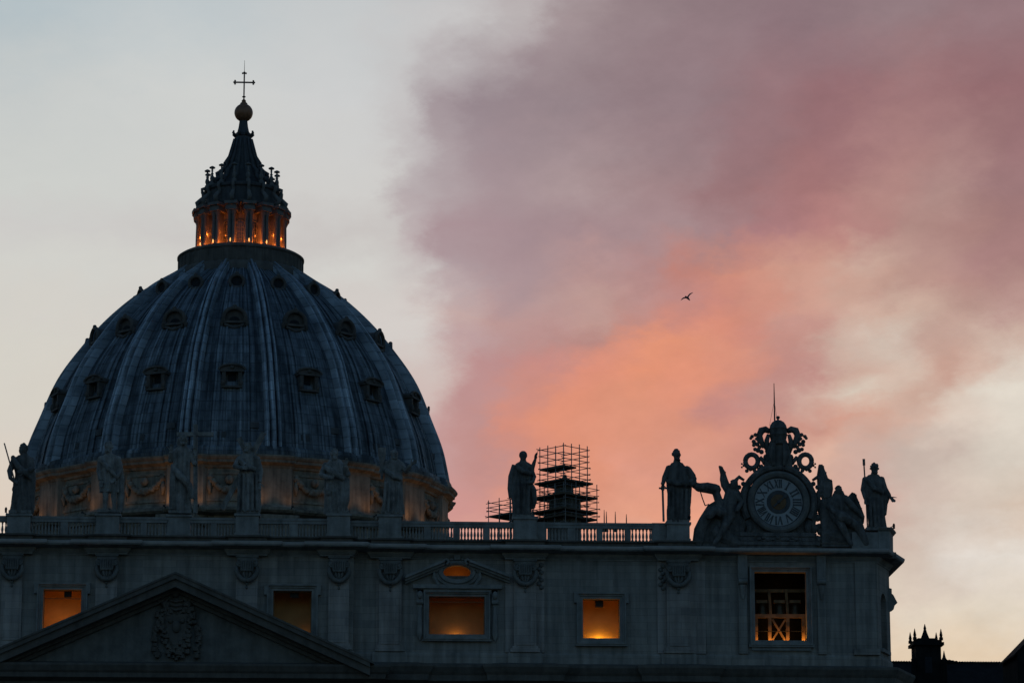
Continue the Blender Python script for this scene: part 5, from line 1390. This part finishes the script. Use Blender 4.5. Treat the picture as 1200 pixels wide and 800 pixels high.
fi = MB().lathe([(0.02, 114.0), (0.3, 114.0), (0.3, 114.35), (0.16, 114.45), (0.28, 114.75), (0.24, 115.0), (0.12, 115.2), (0.2, 115.32), (0.1, 115.45), (0.13, 115.75), (0.1, 115.88), (0.36, 115.95), (0.38, 116.05), (0.2, 116.15), (0.02, 116.22)], 12, (0, -4.42, 0))
fi = LM(fi).mesh('finial'); fi.materials.append(M_LANT)
vo = MB().tube([(0, -3.9, 114.1), (0, -4.0, 114.7), (0, -3.5, 115.0), (0, -3.15, 115.3), (0, -3.2, 115.8), (0, -2.75, 116.1), (0, -2.3, 116.6), (0, -2.25, 117.0), (0, -1.75, 117.8), (0, -1.5, 118.5), (0, -1.15, 119.8)], [0.2, 0.34, 0.26, 0.2, 0.28, 0.2, 0.16, 0.22, 0.14, 0.16, 0.1], 8)
vo = LM(vo).mesh('spire_rib'); vo.materials.append(M_SPIRE)
sp_ = dlink(LM(MB().lathe([(4.6, 111.2), (5.0, 111.3), (5.0, 111.55), (4.5, 111.75), (4.45, 113.5), (4.7, 113.65), (4.75, 113.95), (4.5, 114.1), (3.5, 114.25), (3.0, 114.6), (2.45, 115.8), (1.85, 117.2), (1.35, 118.6), (1.0, 119.8), (0.95, 120.2), (1.1, 120.4), (0.75, 120.75), (0.6, 121.4), (0.5, 122.2), (0.02, 122.3)], 64)), 'spire', M_SPIRE, dome, 40)
for k in range(16):
    dlink(pr, 'column_pair', None, lan, 40 if k == 0 else None, R(11.25 + 22.5 * k)); dlink(fi, 'finial', None, sp_, 60 if k == 0 else None, R(11.25 + 22.5 * k))
    w_ = dlink(lw, 'window', None, lan, None, R(22.5 * k)); dlink(la, 'window_grille', None, lan, None, R(22.5 * k))
    dlink(sc_, 'scroll', None, sp_, True if k == 0 else None, R(11.25 + 22.5 * k)); dlink(vo, 'spire_rib', None, sp_, True if k == 0 else None, R(11.25 + 22.5 * k))
    if k in (13, 14, 15, 0, 1, 2, 3, 12, 4):
        a_ = -math.pi / 2 + R(22.5 * k)
        lamp('lantern_lamp', 'POINT', (DC.x + 5.5 * math.cos(a_), DC.y + 5.5 * math.sin(a_), 104.95), 130 * (1 + 0.3 * math.sin(k * 2.1)), (1.0, 0.21, 0.025), None, shadow_soft_size=0.15)
        for sd_ in (-1, 1):
            b_ = a_ + sd_ * R(7.4); lamp('lantern_lamp', 'POINT', (DC.x + 5.2 * math.cos(b_), DC.y + 5.2 * math.sin(b_), 106.6), 20, (1.0, 0.21, 0.025), None, shadow_soft_size=0.04)
    if k in (14, 15, 0, 1, 13): dlink(lb, 'bulb', None, lan, None, R(11.25 + 22.5 * k))
ho = MB().lathe([(1.02, 120.1), (1.12, 120.3), (1.0, 120.5)], 32)
for k in range(8):
    a_ = k * math.pi / 4 + 0.39; ho.tube([(1.0 * math.cos(a_), 1.0 * math.sin(a_), 120.2), (1.35 * math.cos(a_), 1.35 * math.sin(a_), 120.55), (1.25 * math.cos(a_), 1.25 * math.sin(a_), 120.8)], [0.16, 0.17, 0.12], 6)
dlink(ho, 'spire_collar', M_SPIRE, sp_, True)
ob = MB().ball((0, 0, 123.3), 1.17, 32).lathe([(0.5, 124.3), (0.45, 124.55), (0.25, 124.7), (0.3, 124.85), (0.15, 125.05), (0.02, 125.1)], 16)
dlink(ob, 'orb', M_GOLD, dome, 50)
cx = MB().bar((0, 0, 124.9), (0, 0, 128.5), 0.17, 0.17).bar((-1.15, 0, 127.3), (1.15, 0, 127.3), 0.165, 0.165)
for (x, z, dx, dz) in ((-1.15, 127.3, -1, 0), (1.15, 127.3, 1, 0), (0, 128.5, 0, 1)):
    cx.ball((x + dx * 0.12, 0, z + dz * 0.12), 0.13, 8); cx.ball((x + dz * 0.2, 0, z + dx * 0.2 * 1), 0.13, 8); cx.ball((x - dz * 0.2, 0, z - dx * 0.2), 0.13, 8)
cx.ball((0, 0, 125.4), (0.25, 0.15, 0.12), 8)
cx = dlink(cx, 'cross', M_IRON, dome)
dlink(MB().tube([(0, 0, 128.5), (0, 0, 130.2)], [0.04, 0.02], 5), 'antenna', M_IRON, dome)

# ------------------------------------------------------------------ the small cupola lantern and its scaffolding
YK = 80.0
def PK(px, py): return at(px, py, YK)
kc = PK(662, 600); sk = (PK(663, 600) - kc).length
tur = thing('cupola_turret', (kc.x, YK, PK(662, 640).z), 'small domed stone turret wrapped in scaffolding behind the balustrade', 'turret')
kp = [(19, 640), (19, 606), (21, 604), (19, 601), (17, 597), (16.5, 588), (18, 586), (15, 584), (10.5, 580), (10, 572), (12, 570), (8, 566), (5, 562), (3, 559), (1, 556)]
MB().lathe([(r * sk, PK(662, y).z) for r, y in kp], 16, (kc.x, YK, 0)).build('turret_body', M_DARK, tur, 30)
m = MB()
for k in range(8):
    a_ = k * math.pi / 4 + 0.3
    m.tube([(kc.x + 17.5 * sk * math.cos(a_), YK + 17.5 * sk * math.sin(a_), PK(662, 622).z), (kc.x + 17.5 * sk * math.cos(a_), YK + 17.5 * sk * math.sin(a_), PK(662, 588).z)], 0.22, 8)
m.build('turret_columns', M_DARK, tur)
scf = thing('scaffold', (kc.x, YK, PK(662, 640).z), 'tall tube scaffolding with plank decks around the small turret', 'scaffolding')


def scaffold(root, cx_, cy_, hw, rot, zs, z_top, z_bot, decks, tubes_r=0.04, n_in=2, tops=None, ext=0.35):
    ca, sa = math.cos(rot), math.sin(rot)
    def T(x, y, z): return Vector((cx_ + x * ca - y * sa, cy_ + x * sa + y * ca, z))
    st = [(-hw, -hw), (hw, -hw), (hw, hw), (-hw, hw)]
    mids = []
    for (xa, ya), (xb, yb) in zip(st, st[1:] + st[:1]):
        for k in range(1, n_in): mids.append((xa + (xb - xa) * k / n_in, ya + (yb - ya) * k / n_in))
    rg_ = random.Random(11)
    for x, y in st + mids:
        MB().tube([T(x, y, z_bot), T(x, y, z_top + rg_.uniform(-0.5, 0.6))], tubes_r * 1.15, 6).build('standard', M_STEEL, root)
    for z in zs:
        for (xa, ya), (xb, yb) in zip(st, st[1:] + st[:1]):
            d_ = Vector((xb - xa, yb - ya)).normalized() * ext * rg_.uniform(0.3, 1.4)
            jz = rg_.uniform(-0.06, 0.06)
            MB().tube([T(xa - d_.x, ya - d_.y, z + jz), T(xb + d_.x, yb + d_.y, z + jz)], tubes_r, 6).build('ledger', M_STEEL, root)
    for z, w_in, x0, x1, y0, y1 in decks:
        m_ = MB()
        if w_in is None: parts = [(x0, x1, y0, y1)]
        else: parts = [(x0, x1, y0, -w_in), (x0, x1, w_in, y1), (x0, -w_in, -w_in, w_in), (w_in, x1, -w_in, w_in)]
        for a0_, a1_, b0_, b1_ in parts:
            c_ = T((a0_ + a1_) / 2, (b0_ + b1_) / 2, z)
            m_.obox(c_, Vector((ca, sa, 0)) * (a1_ - a0_) / 2, Vector((-sa, ca, 0)) * (b1_ - b0_) / 2, Vector((0, 0, 0.09)))
        m_.build('deck', M_PLANK, root)


rot = R(41); zk = lambda y: PK(662, y).z
hw = 1.78
lev = [zk(y) for y in (527.5, 534.5, 542, 549, 556, 562, 569, 577, 585, 593, 600, 608, 616)]
scaffold(scf, kc.x - 0.12, YK, hw, rot, lev, zk(524), zk(640), [
    (zk(551), None, -1.9, -0.1, -2.0, 1.6),
    (zk(567), 0.5, -2.25, 2.15, -2.25, 2.15), (zk(584), 0.9, -2.55, 2.55, -2.55, 2.55), (zk(601), 1.4, -2.55, 2.55, -2.55, 2.55), (zk(609), 1.4, -2.5, 2.5, -2.5, 2.5)], 0.045, 3)
hw2 = 2.36
scaffold(scf, kc.x + 0.05, YK, hw2, rot, [zk(y) for y in (574, 581, 589, 597, 605)], zk(569), zk(640), [], 0.04, 3)
kx = PK(598, 600); sc2 = thing('scaffold', (kx.x, YK, PK(598, 640).z), 'low scaffold deck behind the blessing statue, left of the tall scaffolding', 'scaffolding')
scaffold(sc2, kx.x - 0.1, YK - 2, 1.62, R(41), [at(598, y, YK - 2).z for y in (589, 594, 599, 606)], at(598, 586, YK - 2).z, at(598, 640, YK - 2).z, [(at(598, 605, YK - 2).z, None, -1.6, 1.6, -1.6, 1.6)], 0.04, 2)

# ------------------------------------------------------------------ bird
YB = 40.0
def PBd(px, py, dd=0.0): q = at(px, py, YB); return Vector((q.x, YB + dd, q.z))
m = MB(); sb = 0.079
m.tube([PBd(802.6, 347.6, -0.2), PBd(804.5, 348.6, -0.1), PBd(806.4, 349.6, 0), PBd(807.6, 350.6, 0.1), PBd(808.8, 351.6, 0.15)], [0.05, 0.10, 0.11, 0.07, 0.03], 8)
m.tube([PBd(805.4, 348.9), PBd(807.2, 346, 0.1), PBd(808.8, 343.9, 0.2), PBd(811, 342.4, 0.35), PBd(813, 341, 0.5)], [0.085, 0.075, 0.07, 0.05, 0.015], 8, 0.55)
m.tube([PBd(804.6, 348.9), PBd(802.5, 349, -0.1), PBd(800.2, 350.2, -0.25), PBd(798.4, 351.8, -0.35), PBd(797, 353.2, -0.45)], [0.085, 0.075, 0.07, 0.05, 0.015], 8, 0.55)
b_ = link('bird', solidify(m, 0.018, 1), M_FEATHER, None, True); tag(b_, 'dark bird gliding with spread wings before the pink cloud', 'bird')

# ------------------------------------------------------------------ roofs and turret at the right edge
YT = 60.0
def PT(px, py): return at(px, py, YT)
tc_ = PT(1085.5, 776); tw = thing('bell_turret', (tc_.x, YT, 0), 'dark square turret with pointed corner finials on the roofs at right', 'turret')
x0, x1 = PT(1071, 776).x, PT(1100.5, 776).x; hx = (x1 - x0) / 2; zc = PT(1085, 757.5).z
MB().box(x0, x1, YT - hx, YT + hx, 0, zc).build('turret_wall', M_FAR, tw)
MB().box(x0 - 0.28, x1 + 0.28, YT - hx - 0.28, YT + hx + 0.28, zc, zc + 0.3).box(x0 - 0.1, x1 + 0.1, YT - hx - 0.1, YT + hx + 0.1, zc + 0.3, zc + 0.55).box(x0 + 0.3, x1 - 0.3, YT - hx + 0.3, YT + hx - 0.3, zc + 0.55, zc + 0.75).build('turret_cornice', M_FAR, tw)
m = MB().lathe([(0.5, zc + 0.7), (0.4, zc + 0.9), (0.38, PT(1085, 748).z), (0.42, PT(1085, 747).z), (0.22, PT(1085, 741).z), (0.12, PT(1085, 737).z), (0.15, PT(1085, 736).z), (0.02, PT(1085, 730.5).z)], 10, (tc_.x - 0.05, YT, 0)); m.build('spire', M_FAR, tw, 30)
for sx in (-1, 1):
    for sy in (-1, 1):
        MB().lathe([(0.2, zc + 0.5), (0.2, zc + 0.75), (0.12, zc + 0.85), (0.16, zc + 1.0), (0.02, zc + 1.65)], 8, (tc_.x + sx * (hx + 0.05), YT + sy * (hx + 0.05), 0)).build('finial', M_FAR, tw, 30)
    MB().lathe([(0.26, 0), (0.26, PT(1085, 776).z), (0.3, PT(1085, 775).z), (0.16, PT(1085, 772).z), (0.02, PT(1085, 764).z)], 8, (tc_.x + sx * (hx + 0.25), YT - hx - 0.3, 0)).build('finial', M_FAR, tw, 30)
MB().box(tc_.x - 0.35, tc_.x + 0.35, YT - hx - 0.03, YT - hx + 0.02, PT(1085, 790).z, PT(1085, 771).z).build('louvre', M_HOLE, tw)
# tiled roof with its row of ridge tiles
ax, bx = PT(1040, 780).x, PT(1215, 780).x; zr = at(1120, 776.5, YT + 7).z
hb = thing('tiled_building', ((ax + bx) / 2, YT, 0), 'long dark tiled roof behind the turret at the right edge', 'building')
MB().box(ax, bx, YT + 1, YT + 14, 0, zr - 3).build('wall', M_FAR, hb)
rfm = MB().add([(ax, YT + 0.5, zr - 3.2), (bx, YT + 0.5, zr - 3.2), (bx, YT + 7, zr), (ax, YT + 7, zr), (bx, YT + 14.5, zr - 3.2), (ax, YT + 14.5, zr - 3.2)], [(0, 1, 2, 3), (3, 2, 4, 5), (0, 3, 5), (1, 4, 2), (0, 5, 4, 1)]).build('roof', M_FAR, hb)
m = MB(); x = ax
while x < bx:
    m.tube([(x, YT + 7, zr + 0.02), (x + 0.24, YT + 7, zr + 0.05)], [0.13, 0.17], 8); x += 0.27
m.build('ridge_tiles', M_FAR, rfm)
m = MB()
for k, (dx, r_) in enumerate(((-0.7, 0.28), (-0.35, 0.36), (0, 0.4), (0.4, 0.34), (0.75, 0.26), (1.1, 0.2))): m.ball((PT(1123, 776).x + dx, YT + 7, zr + 0.1), (r_, 0.3, r_ * 0.8), 8)
m.build('roof_crest', M_FAR, rfm, True)
YG = 45.0
p, q = at(1172, 776.5, YG + 7.4), at(1201, 746.5, YG + 7.4); sl = (q.z - p.z) / (q.x - p.x)
gb = thing('gabled_building', (q.x + 6, YG, 0), 'dark gabled building end cut off by the right edge of the picture', 'building')
xr = q.x + 5; xl = p.x - 0.1
zl = lambda x: p.z + sl * (x - p.x) - 0.14
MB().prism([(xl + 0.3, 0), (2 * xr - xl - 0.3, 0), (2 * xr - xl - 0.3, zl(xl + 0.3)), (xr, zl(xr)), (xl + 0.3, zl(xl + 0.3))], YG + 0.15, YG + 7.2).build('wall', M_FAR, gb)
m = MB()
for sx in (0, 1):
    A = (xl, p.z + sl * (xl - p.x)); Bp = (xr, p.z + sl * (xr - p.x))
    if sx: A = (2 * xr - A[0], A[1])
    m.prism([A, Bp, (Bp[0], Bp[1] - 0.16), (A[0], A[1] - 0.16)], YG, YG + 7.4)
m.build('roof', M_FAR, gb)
